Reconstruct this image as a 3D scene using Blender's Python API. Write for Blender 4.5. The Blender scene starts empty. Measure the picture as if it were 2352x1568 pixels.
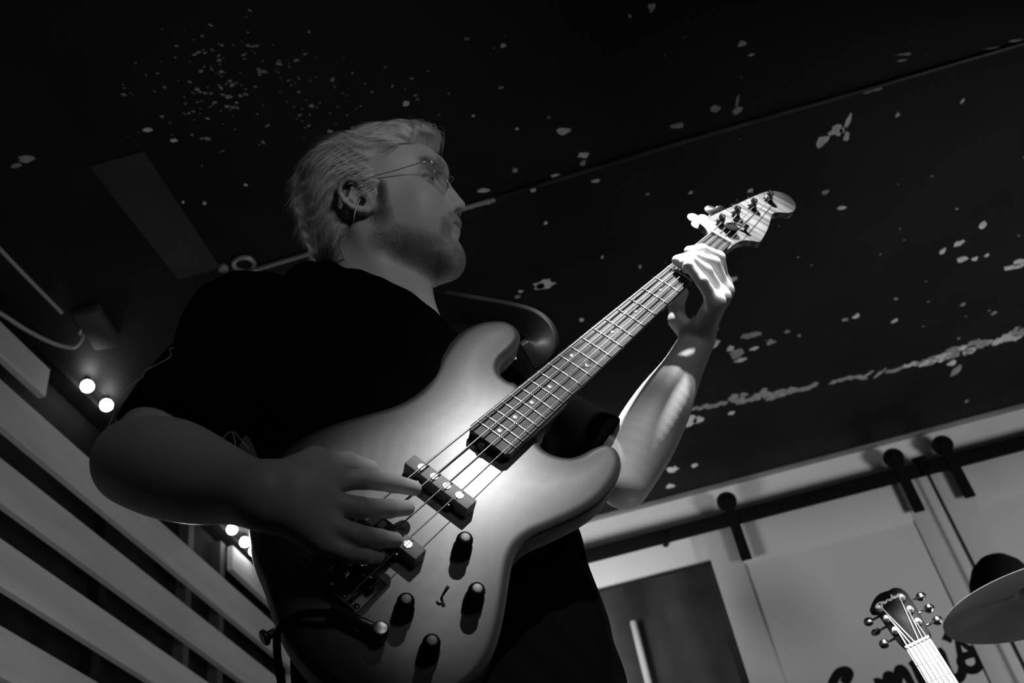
import bpy, bmesh, math, random
import numpy as np
from mathutils import Vector, Matrix

random.seed(7); RNG = np.random.RandomState(11)
SC = bpy.context.scene
# ------------------------------------------------------------------ camera
CZ = 0.54                                   # lens height above the stage floor
F = 2287.0                                  # focal length in pixels of the 2352 px wide frame (35 mm lens)
def nrm(v):
    v = np.array(v, float); return v / np.linalg.norm(v)
_up = nrm([-586, 2784, -F]); _y = np.array([660, -1676, -F], float); _y = nrm(_y - _up * (_y @ _up)); _x = np.cross(_y, _up)
R = np.array([_x, _y, _up])                 # camera axes -> room axes
CAM = np.array([0, 0, CZ])
cam = bpy.data.cameras.new('camera'); camo = bpy.data.objects.new('camera', cam); SC.collection.objects.link(camo)
cam.sensor_width = 36.0; cam.lens = 36.0 * F / 2352; cam.clip_start = 0.02; cam.clip_end = 60
camo.matrix_world = Matrix.Translation(CAM.tolist()) @ Matrix(R.tolist()).to_4x4()
cam.dof.use_dof = True; cam.dof.focus_distance = 1.28; cam.dof.aperture_fstop = 6.3
SC.camera = camo
def ray(px, py): return R @ nrm([px - 1176, -(py - 784), -F])
def W(px, py, d): return CAM + ray(px, py) * d          # room point at a distance from the lens
def on_y(px, py, y): r = ray(px, py); return CAM + r * (y / r[1])
def on_x(px, py, x): r = ray(px, py); return CAM + r * (x / r[0])
def on_z(px, py, z): r = ray(px, py); return CAM + r * ((z - CZ) / r[2])
# ------------------------------------------------------------------ world, lamps, exposure
wd = bpy.data.worlds.new('world'); SC.world = wd; wd.use_nodes = True
wd.node_tree.nodes['Background'].inputs[0].default_value = (1, 1, 1, 1)
wd.node_tree.nodes['Background'].inputs[1].default_value = 0.0012
SC.view_settings.view_transform = 'Standard'; SC.view_settings.look = 'None'
SC.view_settings.gamma = 1.0; SC.view_settings.use_curve_mapping = False
SC.view_settings.exposure = 0.0
def lamp(name, kind, loc, target, energy, size=0.1, angle=40, blend=0.5):
    l = bpy.data.lights.new(name, kind); l.energy = energy
    if kind == 'SPOT': l.spot_size = math.radians(angle); l.spot_blend = blend; l.shadow_soft_size = size
    elif kind == 'AREA': l.shape = 'DISK'; l.size = size; l.spread = math.radians(angle)
    else: l.shadow_soft_size = size
    o = bpy.data.objects.new(name, l); SC.collection.objects.link(o); o.location = tuple(loc)
    if target is not None:
        o.rotation_euler = Vector((np.array(target) - np.array(loc)).tolist()).to_track_quat('-Z', 'Y').to_euler()
    return o
KEY = np.array([0.72, 0.04, 1.88 + CZ])
KEY2 = np.array([0.38, 0.72, 1.84 + CZ])
lamp('stage_key_spot', 'SPOT', KEY, KEY + np.array([-0.92, 1.0, -1.34]), 225, 0.018, 25, 1.0)
lamp('neck_spot', 'SPOT', KEY2, [0.20, 1.25, 0.98 + CZ], 290, 0.03, 35, 0.5)
lamp('added_hand_spot', 'SPOT', [0.72, 0.50, 1.84 + CZ], [0.19, 1.235, 1.01 + CZ], 120, 0.03, 12.5, 0.7)  # added spot that brightens the fretting hand and wrist
lamp('second_stage_spot', 'SPOT', [0.3, -0.6, 1.75 + CZ], W(2150, 1520, 1.92), 130, 0.03, 12, 0.6)
lamp('added_rim_spot', 'SPOT', [-1.30, 2.35, 1.45 + CZ], [-0.42, 0.95, 0.86 + CZ], 45, 0.03, 42, 0.6)  # added spot, stands in for the rim light of the bulbs
lamp('house_fill', 'AREA', [1.5, -1.1, 1.3 + CZ], [-0.22, 1.0, 1.25 + CZ], 0.55, 0.6, 55)
lamp('face_fill', 'SPOT', [1.5, -1.1, 1.35 + CZ], [-0.24, 1.0, 1.16 + CZ], 36.0, 0.25, 24, 1.0)
lamp('wall_wash', 'SPOT', [-0.45, 3.0, 1.25 + CZ], [-0.25, 3.6, 1.8 + CZ], 24, 0.1, 150, 1.0)
lamp('back_wall_wash', 'AREA', [2.0, 1.9, 0.4 + CZ], [0.5, 3.57, 1.7 + CZ], 10, 0.5, 110)
lamp('left_wall_wash', 'AREA', [0.1, 1.6, 0.0 + CZ], [-1.45, 1.9, 1.1 + CZ], 4.0, 0.3, 120)
# ------------------------------------------------------------------ materials
MATS = {}
def mat(name, col=0.5, rough=0.5, metal=0.0, spec=0.5, coat=0.0, emit=0.0, alpha=None, trans=0.0):
    if name in MATS: return MATS[name]
    m = bpy.data.materials.new(name); m.use_nodes = True; MATS[name] = m
    b = m.node_tree.nodes['Principled BSDF']
    c = col if isinstance(col, (tuple, list)) else (col, col, col)
    b.inputs['Base Color'].default_value = (*c[:3], 1); b.inputs['Roughness'].default_value = rough
    b.inputs['Metallic'].default_value = metal; b.inputs['Specular IOR Level'].default_value = spec
    b.inputs['Coat Weight'].default_value = coat; b.inputs['Coat Roughness'].default_value = 0.08
    b.inputs['Transmission Weight'].default_value = trans
    if emit: b.inputs['Emission Color'].default_value = (1, 1, 1, 1); b.inputs['Emission Strength'].default_value = emit
    return m
def nodes(m): return m.node_tree.nodes, m.node_tree.links, m.node_tree.nodes['Principled BSDF']
def noisy(m, lo, hi, scale=(8, 8, 8), detail=4, p0=0.35, p1=0.65, bump=0.0, dist=0.0, coord='Object', rough=None, bscale=None):
    """colour between two grey values from a stretched noise, with optional fine relief"""
    n, l, b = nodes(m)
    tc = n.new('ShaderNodeTexCoord'); mp = n.new('ShaderNodeMapping'); mp.inputs['Scale'].default_value = scale
    l.new(tc.outputs[coord], mp.inputs['Vector'])
    t = n.new('ShaderNodeTexNoise'); t.inputs['Scale'].default_value = 1.0; t.inputs['Detail'].default_value = detail
    t.inputs['Distortion'].default_value = dist
    l.new(mp.outputs[0], t.inputs['Vector'])
    r = n.new('ShaderNodeValToRGB'); r.color_ramp.elements[0].position = p0; r.color_ramp.elements[1].position = p1
    r.color_ramp.elements[0].color = (lo, lo, lo, 1); r.color_ramp.elements[1].color = (hi, hi, hi, 1)
    l.new(t.outputs[0], r.inputs[0]); l.new(r.outputs[0], b.inputs['Base Color'])
    if rough:
        q = n.new('ShaderNodeMapRange'); q.inputs[3].default_value = rough[0]; q.inputs[4].default_value = rough[1]
        l.new(t.outputs[0], q.inputs[0]); l.new(q.outputs[0], b.inputs['Roughness'])
    if bump:
        bp = n.new('ShaderNodeBump'); bp.inputs['Strength'].default_value = bump; bp.inputs['Distance'].default_value = 0.002
        src = t
        if bscale:
            t2 = n.new('ShaderNodeTexNoise'); t2.inputs['Scale'].default_value = bscale; t2.inputs['Detail'].default_value = 3
            l.new(tc.outputs[coord], t2.inputs['Vector']); src = t2
        l.new(src.outputs[0], bp.inputs['Height']); l.new(bp.outputs[0], b.inputs['Normal'])
    return m
def attr_color(m, name, grain=0.0, gscale=900):
    """albedo from a per-vertex attribute of the thing itself, with a little grain"""
    n, l, b = nodes(m)
    a = n.new('ShaderNodeAttribute'); a.attribute_name = name
    if grain:
        tc = n.new('ShaderNodeTexCoord'); t = n.new('ShaderNodeTexNoise'); t.inputs['Scale'].default_value = gscale; t.inputs['Detail'].default_value = 2
        l.new(tc.outputs['Object'], t.inputs['Vector'])
        q = n.new('ShaderNodeMapRange'); q.inputs[3].default_value = 1 - grain; q.inputs[4].default_value = 1 + grain
        l.new(t.outputs[0], q.inputs[0])
        x = n.new('ShaderNodeMix'); x.data_type = 'RGBA'; x.blend_type = 'MULTIPLY'; x.inputs[0].default_value = 1
        l.new(a.outputs['Color'], x.inputs[6]); l.new(q.outputs[0], x.inputs[7]); l.new(x.outputs[2], b.inputs['Base Color'])
    else:
        l.new(a.outputs['Color'], b.inputs['Base Color'])
    return m
CHROME = mat('chrome', 0.75, 0.16, 1.0); NICKEL = mat('nickel_wire', 0.75, 0.38, 0.35)
FLAT_BLACK = mat('flat_black_steel', 0.004, 0.85, 0.0, 0.08)
BLACK_METAL = mat('black_metal', 0.015, 0.42, 0.0, 0.5); BLACK_PLASTIC = mat('black_plastic', 0.012, 0.35)
LIT_KEY = mat('lit_key_metal', 0.8, 0.45, 0.6)
DARK_CHROME = mat('dark_and_shaded_chrome', 0.05, 0.22, 1.0)  # dark metal; on the tuner keys it stands for chrome in shade
WHITE_METAL = mat('polepiece_steel', 0.9, 0.35, 1.0)
IVORY = mat('bone', 0.8, 0.4); PEARL = mat('pearl', 0.08, 0.4)
# ------------------------------------------------------------------ object helpers
def link(o, parent=None):
    SC.collection.objects.link(o)
    if parent is not None: o.parent = parent
    return o
def tag(o, label, cat, group=None, kind=None):
    if label: o['label'] = label
    if cat: o['category'] = cat
    if group: o['group'] = group
    if kind: o['kind'] = kind
    return o
def empty(name, mw=None):
    o = bpy.data.objects.new(name, None); SC.collection.objects.link(o); o.empty_display_size = 0.05
    if mw is not None: o.matrix_world = mw
    return o
def mesh_obj(name, verts, faces, m=None, parent=None, smooth=True):
    me = bpy.data.meshes.new(name)
    me.from_pydata([tuple(map(float, v)) for v in verts], [], [tuple(map(int, f)) for f in faces])
    if m: me.materials.append(m)
    if smooth: me.polygons.foreach_set('use_smooth', [True] * len(me.polygons))
    me.update()
    return link(bpy.data.objects.new(name, me), parent)
def bm_obj(name, bm, m=None, parent=None, smooth=False, auto=None):
    bmesh.ops.recalc_face_normals(bm, faces=bm.faces)
    me = bpy.data.meshes.new(name); bm.to_mesh(me); bm.free()
    if m: me.materials.append(m)
    if smooth or auto: me.polygons.foreach_set('use_smooth', [True] * len(me.polygons))
    if auto: me.set_sharp_from_angle(angle=math.radians(auto))
    return link(bpy.data.objects.new(name, me), parent)
def box_into(bm, c, s, rot=None, bevel=0.0, seg=2):
    r = bmesh.ops.create_cube(bm, size=1.0); vs = r['verts']
    M = Matrix.Translation(tuple(map(float, c))) @ (rot.to_4x4() if rot is not None else Matrix.Identity(4)) @ Matrix.Diagonal((*map(float, s), 1))
    bmesh.ops.transform(bm, matrix=M, verts=vs)
    if bevel:
        es = list({e for v in vs for e in v.link_edges})
        bmesh.ops.bevel(bm, geom=es, offset=bevel, segments=seg, affect='EDGES', profile=0.5)
def box(name, c, s, m, parent=None, rot=None, bevel=0.0, seg=2):
    bm = bmesh.new(); box_into(bm, c, s, rot, bevel, seg)
    return bm_obj(name, bm, m, parent, auto=40 if bevel else None)
def frame_from(axis, hint=(0, 0, 1)):
    z = nrm(axis); h = np.array(hint, float)
    if abs(z @ nrm(h)) > 0.95: h = np.array([1.0, 0, 0])
    x = nrm(np.cross(h, z)); y = np.cross(z, x); return x, y, z
def lathe(name, p0, axis, prof, m, parent=None, seg=28, auto=35):
    """prof: list of (distance along the axis, radius)"""
    x, y, z = frame_from(axis); p0 = np.array(p0, float); V = []; Fc = []
    for (h, r) in prof:
        for k in range(seg):
            a = 2 * math.pi * k / seg; V.append(p0 + z * h + (x * math.cos(a) + y * math.sin(a)) * max(r, 1e-5))
    for i in range(len(prof) - 1):
        for k in range(seg):
            k2 = (k + 1) % seg; Fc.append((i * seg + k, i * seg + k2, (i + 1) * seg + k2, (i + 1) * seg + k))
    Fc.append(tuple(range(seg))[::-1]); Fc.append(tuple((len(prof) - 1) * seg + k for k in range(seg)))
    o = mesh_obj(name, V, Fc, m, parent)
    o.data.set_sharp_from_angle(angle=math.radians(auto)); return o
def smooth_path(pts, n=8, closed=False):
    P = [np.array(p, float) for p in pts]; out = []
    N = len(P); rng = range(N if closed else N - 1)
    for i in rng:
        if closed: a, b, c, d = P[i - 1], P[i], P[(i + 1) % N], P[(i + 2) % N]
        else: a, b, c, d = P[max(i - 1, 0)], P[i], P[i + 1], P[min(i + 2, N - 1)]
        for k in range(n):
            t = k / n
            out.append(0.5 * ((2 * b) + (-a + c) * t + (2 * a - 5 * b + 4 * c - d) * t * t + (-a + 3 * b - 3 * c + d) * t ** 3))
    if not closed: out.append(P[-1])
    return out
def tube_mesh(pts, rad, seg=8, flat=None, normal=None):
    """sweep; rad scalar or list; flat=(a,b) gives an elliptical section whose b axis follows `normal`"""
    P = np.array(pts, float); N = len(P); rr = np.full(N, rad) if np.isscalar(rad) else np.array(rad, float)
    T = np.gradient(P, axis=0); T /= np.linalg.norm(T, axis=1)[:, None] + 1e-12
    V = []; Fc = []; nv = np.array(normal, float) if normal is not None else frame_from(T[0])[0]
    for i in range(N):
        nv = nv - T[i] * (nv @ T[i]); nv = nrm(nv); bv = np.cross(T[i], nv)
        for k in range(seg):
            a = 2 * math.pi * k / seg; fa, fb = flat if flat else (1, 1)
            V.append(P[i] + rr[i] * (bv * math.cos(a) * fa + nv * math.sin(a) * fb))
        if normal is not None: nv = np.array(normal, float)
    for i in range(N - 1):
        for k in range(seg):
            k2 = (k + 1) % seg; Fc.append((i * seg + k, i * seg + k2, (i + 1) * seg + k2, (i + 1) * seg + k))
    Fc.append(tuple(range(seg))[::-1]); Fc.append(tuple((N - 1) * seg + k for k in range(seg)))
    return V, Fc
def tube(name, pts, rad, m, parent=None, seg=8, flat=None, normal=None):
    V, Fc = tube_mesh(pts, rad, seg, flat, normal); return mesh_obj(name, V, Fc, m, parent)
def prism(name, outline, z0, z1, m, parent=None, bevel=0.0, mw=None, seg=2):
    """outline: list of (x, y) in local axes; extruded from z0 to z1"""
    bm = bmesh.new(); vs = [bm.verts.new((x, y, z0)) for x, y in outline]; f = bm.faces.new(vs)
    r = bmesh.ops.extrude_face_region(bm, geom=[f]); nv = [g for g in r['geom'] if isinstance(g, bmesh.types.BMVert)]
    bmesh.ops.translate(bm, vec=(0, 0, z1 - z0), verts=nv)
    if bevel:
        es = [e for e in bm.edges if abs(e.verts[0].co.z - e.verts[1].co.z) < 1e-6]
        bmesh.ops.bevel(bm, geom=es, offset=bevel, segments=seg, affect='EDGES', profile=0.5)
    if mw is not None: bmesh.ops.transform(bm, matrix=mw, verts=bm.verts)
    return bm_obj(name, bm, m, parent, auto=35)
# ------------------------------------------------------------------ implicit surfaces (sparse blocks + surface nets)
def surface_nets(sdf, lo, hi, h, B=20):
    """sdf(points Nx3, centre, radius) -> distances; returns vertices, quads"""
    lo = np.array(lo, float); hi = np.array(hi, float)
    nb = np.ceil((hi - lo) / (h * B)).astype(int)
    idx = np.stack(np.meshgrid(*[np.arange(n) for n in nb], indexing='ij'), -1).reshape(-1, 3)
    cen = lo + (idx + 0.5) * B * h; rad = B * h * 0.5 * 1.7321 + 2 * h
    d = sdf(cen, None, None); keep = np.abs(d) < rad * 1.35 + 0.004
    VK = []; VP = []; Q = []
    g = np.stack(np.meshgrid(*[np.arange(B + 2)] * 3, indexing='ij'), -1).reshape(-1, 3)
    corners = np.array([[a, b, c] for a in (0, 1) for b in (0, 1) for c in (0, 1)])
    edges = [(i, j) for i in range(8) for j in range(i + 1, 8) if np.abs(corners[i] - corners[j]).sum() == 1]
    for bi in idx[keep]:
        base = bi * B - 1
        P = lo + (g + base) * h
        D = sdf(P, lo + (bi + 0.5) * B * h, rad).reshape(B + 2, B + 2, B + 2)
        if D.min() > 0 or D.max() < 0: continue
        S = D < 0; n = B + 1
        C = np.stack([S[a:a + n, b:b + n, c:c + n] for a, b, c in corners], -1)
        s = C.sum(-1); cells = np.argwhere((s > 0) & (s < 8))
        if not len(cells): continue
        val = np.stack([D[cells[:, 0] + a, cells[:, 1] + b, cells[:, 2] + c] for a, b, c in corners], -1)
        acc = np.zeros((len(cells), 3)); cnt = np.zeros(len(cells))
        for i, j in edges:
            a, b = val[:, i], val[:, j]; m = (a < 0) != (b < 0)
            t = np.where(m, a / np.where(m, a - b, 1), 0)
            acc += np.where(m[:, None], corners[i] + t[:, None] * (corners[j] - corners[i]), 0); cnt += m
        pos = lo + (cells + base + acc / cnt[:, None]) * h
        key = cells + base
        VK.append(key); VP.append(pos)
        for ax in range(3):
            e = np.zeros(3, int); e[ax] = 1; u = np.zeros(3, int); u[(ax + 1) % 3] = 1; w = np.zeros(3, int); w[(ax + 2) % 3] = 1
            # lattice points 1..B own their edge
            sub = S[1:B + 1, 1:B + 1, 1:B + 1]; nxt = S[1 + e[0]:B + 1 + e[0], 1 + e[1]:B + 1 + e[1], 1 + e[2]:B + 1 + e[2]]
            pt = np.argwhere(sub != nxt) + 1
            if not len(pt): continue
            ins = S[pt[:, 0], pt[:, 1], pt[:, 2]]
            q = np.stack([pt - u - w, pt - w, pt, pt - u], 1) + base
            q[~ins] = q[~ins][:, ::-1]
            Q.append(q)
    K = np.concatenate(VK); Pp = np.concatenate(VP); q = np.concatenate(Q)
    off = K.min(0) - 1; sz = K.max(0) - off + 2
    code = lambda k: ((k[..., 0] - off[0]) * sz[1] + (k[..., 1] - off[1])) * sz[2] + (k[..., 2] - off[2])
    ck, first = np.unique(code(K), return_index=True); V = Pp[first]
    cq = code(q); f = np.searchsorted(ck, cq); f = np.clip(f, 0, len(ck) - 1)
    ok = (ck[f] == cq).all(1); return V, f[ok]
def np_mesh(name, V, Q, m=None, parent=None):
    me = bpy.data.meshes.new(name); me.vertices.add(len(V)); me.vertices.foreach_set('co', np.asarray(V, np.float32).ravel())
    k = Q.shape[1]; me.loops.add(len(Q) * k); me.loops.foreach_set('vertex_index', Q.astype(np.int32).ravel())
    me.polygons.add(len(Q)); me.polygons.foreach_set('loop_start', np.arange(0, len(Q) * k, k, dtype=np.int32))
    me.polygons.foreach_set('loop_total', np.full(len(Q), k, np.int32))
    me.update(calc_edges=True); me.validate()
    me.polygons.foreach_set('use_smooth', np.ones(len(me.polygons), bool))
    if m: me.materials.append(m)
    return link(bpy.data.objects.new(name, me), parent)
def add_color(o, name, g):
    a = o.data.color_attributes.new(name, 'FLOAT_COLOR', 'POINT')
    c = np.ones((len(g), 4), np.float32); c[:, :3] = np.asarray(g)[:, None]; a.data.foreach_set('color', c.ravel())
def relax(V, Q, it=2, lam=0.5):
    """light Laplacian smoothing of a quad mesh"""
    V = V.copy(); e = np.concatenate([Q[:, [0, 1]], Q[:, [1, 2]], Q[:, [2, 3]], Q[:, [3, 0]]]); e = np.concatenate([e, e[:, ::-1]])
    cnt = np.bincount(e[:, 0], minlength=len(V)).astype(float); cnt[cnt == 0] = 1
    for _ in range(it):
        for s in (lam, -lam * 1.04):
            acc = np.stack([np.bincount(e[:, 0], weights=V[e[:, 1], k], minlength=len(V)) for k in range(3)], 1)
            V = V + s * (acc / cnt[:, None] - V)
    return V
class Field:
    """smooth blend of tapered limbs and ellipsoids"""
    def __init__(s): s.p = []
    def cone(s, a, b, ra, rb, k=0.01, op=1): s.p.append(('c', np.array(a, float), np.array(b, float), ra, rb, k, op)); return s
    def ell(s, c, r, M=None, k=0.01, op=1): s.p.append(('e', np.array(c, float), np.array(r, float), np.eye(3) if M is None else np.array(M, float), None, k, op)); return s
    def bound(s, q):
        if q[0] == 'c': return (q[1] + q[2]) / 2, np.linalg.norm(q[1] - q[2]) / 2 + max(q[3], q[4])
        return q[1], q[2].max()
    def dist(s, q, P):
        if q[0] == 'c':
            a, b, ra, rb = q[1:5]; ba = b - a; l2 = ba @ ba; pa = P - a
            t = np.clip(pa @ ba / l2, 0, 1); return np.linalg.norm(pa - t[:, None] * ba, axis=1) - (ra + (rb - ra) * t)
        X = (P - q[1]) @ q[3]; r = q[2]; k0 = np.linalg.norm(X / r, axis=1); k1 = np.linalg.norm(X / (r * r), axis=1)
        return k0 * (k0 - 1) / np.maximum(k1, 1e-9)
    def __call__(s, P, c=None, rad=None):
        D = np.full(len(P), 1e3)
        for q in s.p:
            k = q[5]
            if c is not None:
                bc, br = s.bound(q)
                if np.linalg.norm(bc - c) - br > rad + 0.03 + k: continue
            d = s.dist(q, P)
            if q[6] > 0:
                hh = np.maximum(k - np.abs(D - d), 0) / k if k > 0 else 0
                D = np.minimum(D, d) - hh * hh * k * 0.25
            else:
                hh = np.maximum(k - np.abs(-D - d), 0) / k if k > 0 else 0
                D = np.maximum(D, -d) + hh * hh * k * 0.25
        return D
# ================================================================== the setting
CEIL = 1.9 + CZ; YW = 3.576; XL = -1.45; XR = 3.0; YB = -2.2
def struct(o, label=None):
    o['kind'] = 'structure'
    if label: o['label'] = label
    return o
m_ceil = noisy(mat('black_painted_ceiling', 0.012, 0.55, spec=0.25), 0.0010, 0.007, (3.5, 3.5, 3.5), 8, 0.35, 0.75, bump=0.35, bscale=26, rough=(0.45, 0.8))
m_plaster = noisy(mat('bare_plaster', 0.45, 0.85), 0.22, 0.5, (40, 40, 40), 5, 0.3, 0.7, bump=0.3)
m_wall = noisy(mat('painted_wall', 0.6, 0.7, spec=0.25), 0.52, 0.62, (3, 3, 3), 5, 0.3, 0.7, bump=0.05)
m_door = noisy(mat('grey_painted_door', 0.5, 0.6, spec=0.3), 0.40, 0.44, (2, 2, 2), 3, 0.3, 0.7, bump=0.03)
m_dark = noisy(mat('dark_backing', 0.01, 0.8, spec=0.1), 0.004, 0.012, (6, 6, 6), 4)
m_slat = noisy(mat('pale_slat_paint', 0.35, 0.6, spec=0.2), 0.30, 0.40, (12, 2, 12), 6, 0.3, 0.7, bump=0.1)
m_batt = mat('grey_batten', 0.04, 0.7)
m_floor = noisy(mat('stage_boards', 0.03, 0.6), 0.02, 0.05, (20, 1.5, 1), 5)
struct(box('floor', ((XL + XR) / 2, (YB + YW) / 2, -0.05), (XR - XL + .2, YW - YB + .2, 0.1), m_floor), 'dark stage floor')
ceiling = struct(box('ceiling', ((XL + XR) / 2, (YB + YW) / 2, CEIL + 0.05), (XR - XL + .2, YW - YB + .2, 0.1), m_ceil), 'black painted ceiling with flaking paint')
struct(box('wall_back', ((XL + XR) / 2, YW + 0.06, CEIL / 2), (XR - XL + .2, 0.12, CEIL), m_wall), 'pale painted back wall above the sliding doors')
struct(box('wall_right', (XR + 0.05, (YB + YW) / 2, CEIL / 2), (0.1, YW - YB + .2, CEIL), m_dark))
struct(box('wall_front', ((XL + XR) / 2, YB - 0.05, CEIL / 2), (XR - XL + .2, 0.1, CEIL), m_dark))
lw = struct(box('wall_left', (XL - 0.11, (YB + YW) / 2, CEIL / 2), (0.1, YW - YB + .2, CEIL), m_dark), 'dark wall behind the row of pale slats')
# pale horizontal slats on the left wall, dark gaps between
D_ = -XL
rows = [(1.210, 1.275, [(-1.2, 1.865), (2.98, 3.56)]), (1.082, 1.166, [(-1.2, 3.56)]), (0.950, 1.026, [(-1.2, 3.56)]), (0.817, 0.892, [(-1.2, 3.56)]),
        (0.682, 0.757, [(-1.2, 3.56)]), (0.548, 0.622, [(-1.2, 3.56)]), (0.413, 0.487, [(-1.2, 3.56)]), (0.28, 0.352, [(-1.2, 3.56)]), (0.145, 0.217, [(-1.2, 3.56)]), (0.01, 0.085, [(-1.2, 3.56)])]
for z0, z1, segs in rows:
    for y0, y1 in segs:
        box('slat', (XL - 0.011, (y0 + y1) / 2, CZ + D_ * (z0 + z1) / 2), (0.022, y1 - y0, D_ * (z1 - z0)), m_slat, lw, bevel=0.002, seg=1)
for yy in (-0.6, 0.35, 1.3, 2.25, 2.72, 2.95, 3.4):
    box('batten', (XL - 0.041, yy, CZ + 0.85), (0.036, 0.035, 2.0), m_batt if yy in (2.72, 2.95) else m_dark, lw)
struct(box('trim_1', (XL - 0.03, (YB + YW) / 2, CEIL - 0.012), (0.06, YW - YB, 0.024), m_dark), 'dark moulding above the slats')
# ceiling seams and conduit along the room
PZ = CEIL - 0.012
px0 = on_z(545, 627, PZ); px1 = on_z(1135, 462, PZ); yc = (px0[1] + px1[1]) / 2
m_pipe = noisy(mat('worn_conduit_paint', 0.1, 0.5), 0.10, 0.30, (5, 40, 40), 5, 0.45, 0.6)
m_pipe2 = noisy(mat('blackened_conduit', 0.03, 0.5), 0.006, 0.045, (9, 60, 60), 6, 0.42, 0.62)
pipe = tube('conduit', [(px0[0], yc, PZ), (-0.15, yc, PZ)], 0.0065, m_pipe, None, 10)
tag(pipe, 'thin pale conduit clipped to the black ceiling behind the singer\'s head', 'pipe')
pipe['label'] = 'thin pale conduit along the black ceiling behind the man\'s head'
struct(tube('trim_2', [(-0.15, yc, CEIL - 0.004), (0.35, yc - .004, CEIL - 0.004), (0.8, yc, CEIL - 0.004), (1.6, yc, CEIL - 0.004), (3.0, yc, CEIL - 0.004)], 0.007, m_pipe2, None, 8), 'narrow ridge running across the black ceiling')
cl = empty('conduit_clip'); tag(cl, 'ring shaped conduit clip on the ceiling above the man\'s right shoulder', 'clip')
c0 = on_z(560, 606, CEIL - 0.01)
ring = [(c0[0] + 0.026 * math.cos(a), c0[1] + 0.024 * math.sin(a), CEIL - 0.010) for a in np.linspace(0, 2 * math.pi, 25)]
tube('ring', ring, 0.0065, m_pipe, cl, 8)
lathe('bore', (c0[0], c0[1], CEIL + 0.001), (0, 0, -1), [(0, 0.021), (0.008, 0.021), (0.0085, 0.017), (0.0085, 0)], m_dark, cl, 20)
box('screw_tab', (c0[0] + 0.008, yc + 0.0, CEIL - 0.014), (0.028, 0.022, 0.02), m_pipe, cl, bevel=0.004)
sc0 = on_z(513, 617, CEIL - 0.006)
tag(lathe('plug', (sc0[0], sc0[1], CEIL), (0, 0, -1), [(0, 0.013), (0.008, 0.013), (0.012, 0.009), (0.012, 0)], m_pipe, None, 16), 'small round pale plug on the ceiling left of the ring clip', 'plug')
# flaking paint: bare patches, thin flakes standing proud of the ceiling
def flake_outline(c, a, b, ang, n=11, rough=0.35, seed=0):
    rs = np.random.RandomState(seed); out = []
    for k in range(n):
        t = 2 * math.pi * k / n; r = 1 + rough * (rs.rand() - 0.5) * 2
        x, y = a * r * math.cos(t), b * r * math.sin(t); out.append((c[0] + x * math.cos(ang) - y * math.sin(ang), c[1] + x * math.sin(ang) + y * math.cos(ang)))
    return out
def flake_into(V, Fc, c, a, b, ang, seed, t=0.0016):
    o = flake_outline(c, a, b, ang, seed=seed); s = len(V); n = len(o)
    V += [(x, y, CEIL + 0.0004) for x, y in o] + [(x, y, CEIL - t) for x, y in o]
    Fc.append(tuple(s + n + k for k in range(n))[::-1]); Fc += [(s + k, s + (k + 1) % n, s + n + (k + 1) % n, s + n + k) for k in range(n)]
def px_size(p, dx, dy):
    """size on the ceiling of an image blob"""
    a = on_z(p[0] - dx, p[1], CEIL); b = on_z(p[0] + dx, p[1], CEIL); c = on_z(p[0], p[1] - dy, CEIL); d = on_z(p[0], p[1] + dy, CEIL)
    return np.linalg.norm(a - b) / 2, np.linalg.norm(c - d) / 2
flakes = [(1496,17,8,10),(1705,100,9,7),(1725,125,7,3),(1296,300,16,8),(1341,356,13,6),(1338,374,8,6),(1225,432,6,8),(1366,415,11,4),(1278,402,11,4),(1183,390,6,6),
 (1188,295,4,3),(1886,324,14,13),(1921,299,16,11),(1946,282,5,20),(1944,312,7,9),(1936,298,9,6),(2076,124,20,3),(2071,138,12,3),(1998,205,22,7),(2061,263,5,5),(2258,516,7,8),
 (2202,559,10,6),(2165,576,6,7),(2211,595,11,6),(2238,594,7,4),(2266,586,5,4),(2331,612,24,6),(2340,602,14,6),(1933,477,9,5),(1896,440,7,6),(1586,442,5,3),(1722,437,6,4),
 (1251,652,22,9),(1240,658,12,8),(1196,668,5,3),(1686,640,7,5),(1112,437,18,5),(1121,462,9,6),(1155,104,7,4),(1335,733,6,4),(1720,771,24,7),(1770,785,10,6),(1690,812,14,10),
 (1700,826,12,5),(1678,800,8,6),(1732,800,9,4),(1966,726,7,5),(2055,736,6,4),(1580,970,18,13),(1604,962,10,7),(1545,1077,11,6),(1596,1068,6,4),(1538,1116,9,5),(1680,948,7,4),
 (340,297,11,4),(398,322,9,4),(565,424,4,3),(932,237,7,7),(1088,265,4,3),(60,366,18,8),(36,380,12,5),(1643,250,10,9),(1556,287,14,6),(1693,232,3,18),(1694,252,12,9),
 (1253,511,4,3),(1383,590,3,3),(2210,232,3,5),(2195,852,8,10),(2186,832,8,7),(1640,790,13,9),(1446,36,4,4),(2293,108,30,2),(2335,92,18,3),(1470,612,3,4),(470,466,4,4),(421,463,3,3)]
m_fl = [noisy(mat('bare_plaster_%s' % w, 0.3, 0.85), a, b, (60, 60, 60), 4, 0.3, 0.7, bump=0.2) for w, a, b in (('pale', 0.35, 0.6), ('dull', 0.16, 0.3), ('dusty', 0.06, 0.14))]
dull = {(1643,250),(1556,287),(1693,232),(1694,252),(2076,124),(2071,138),(1998,205),(1896,440),(60,366),(36,380),(2293,108),(2335,92),(2195,852),(1183,390),(1338,374),(1720,771),(1770,785),(1690,812)}
for i, (x, y, dx, dy) in enumerate(flakes):
    c = on_z(x, y, CEIL); a, b = px_size((x, y), dx, dy); V = []; Fc = []
    flake_into(V, Fc, c, a, b, 0.25, 100 + i)
    mesh_obj('bare_patch', V, Fc, m_fl[1] if (x, y) in dull else m_fl[0], ceiling, smooth=False)
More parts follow.
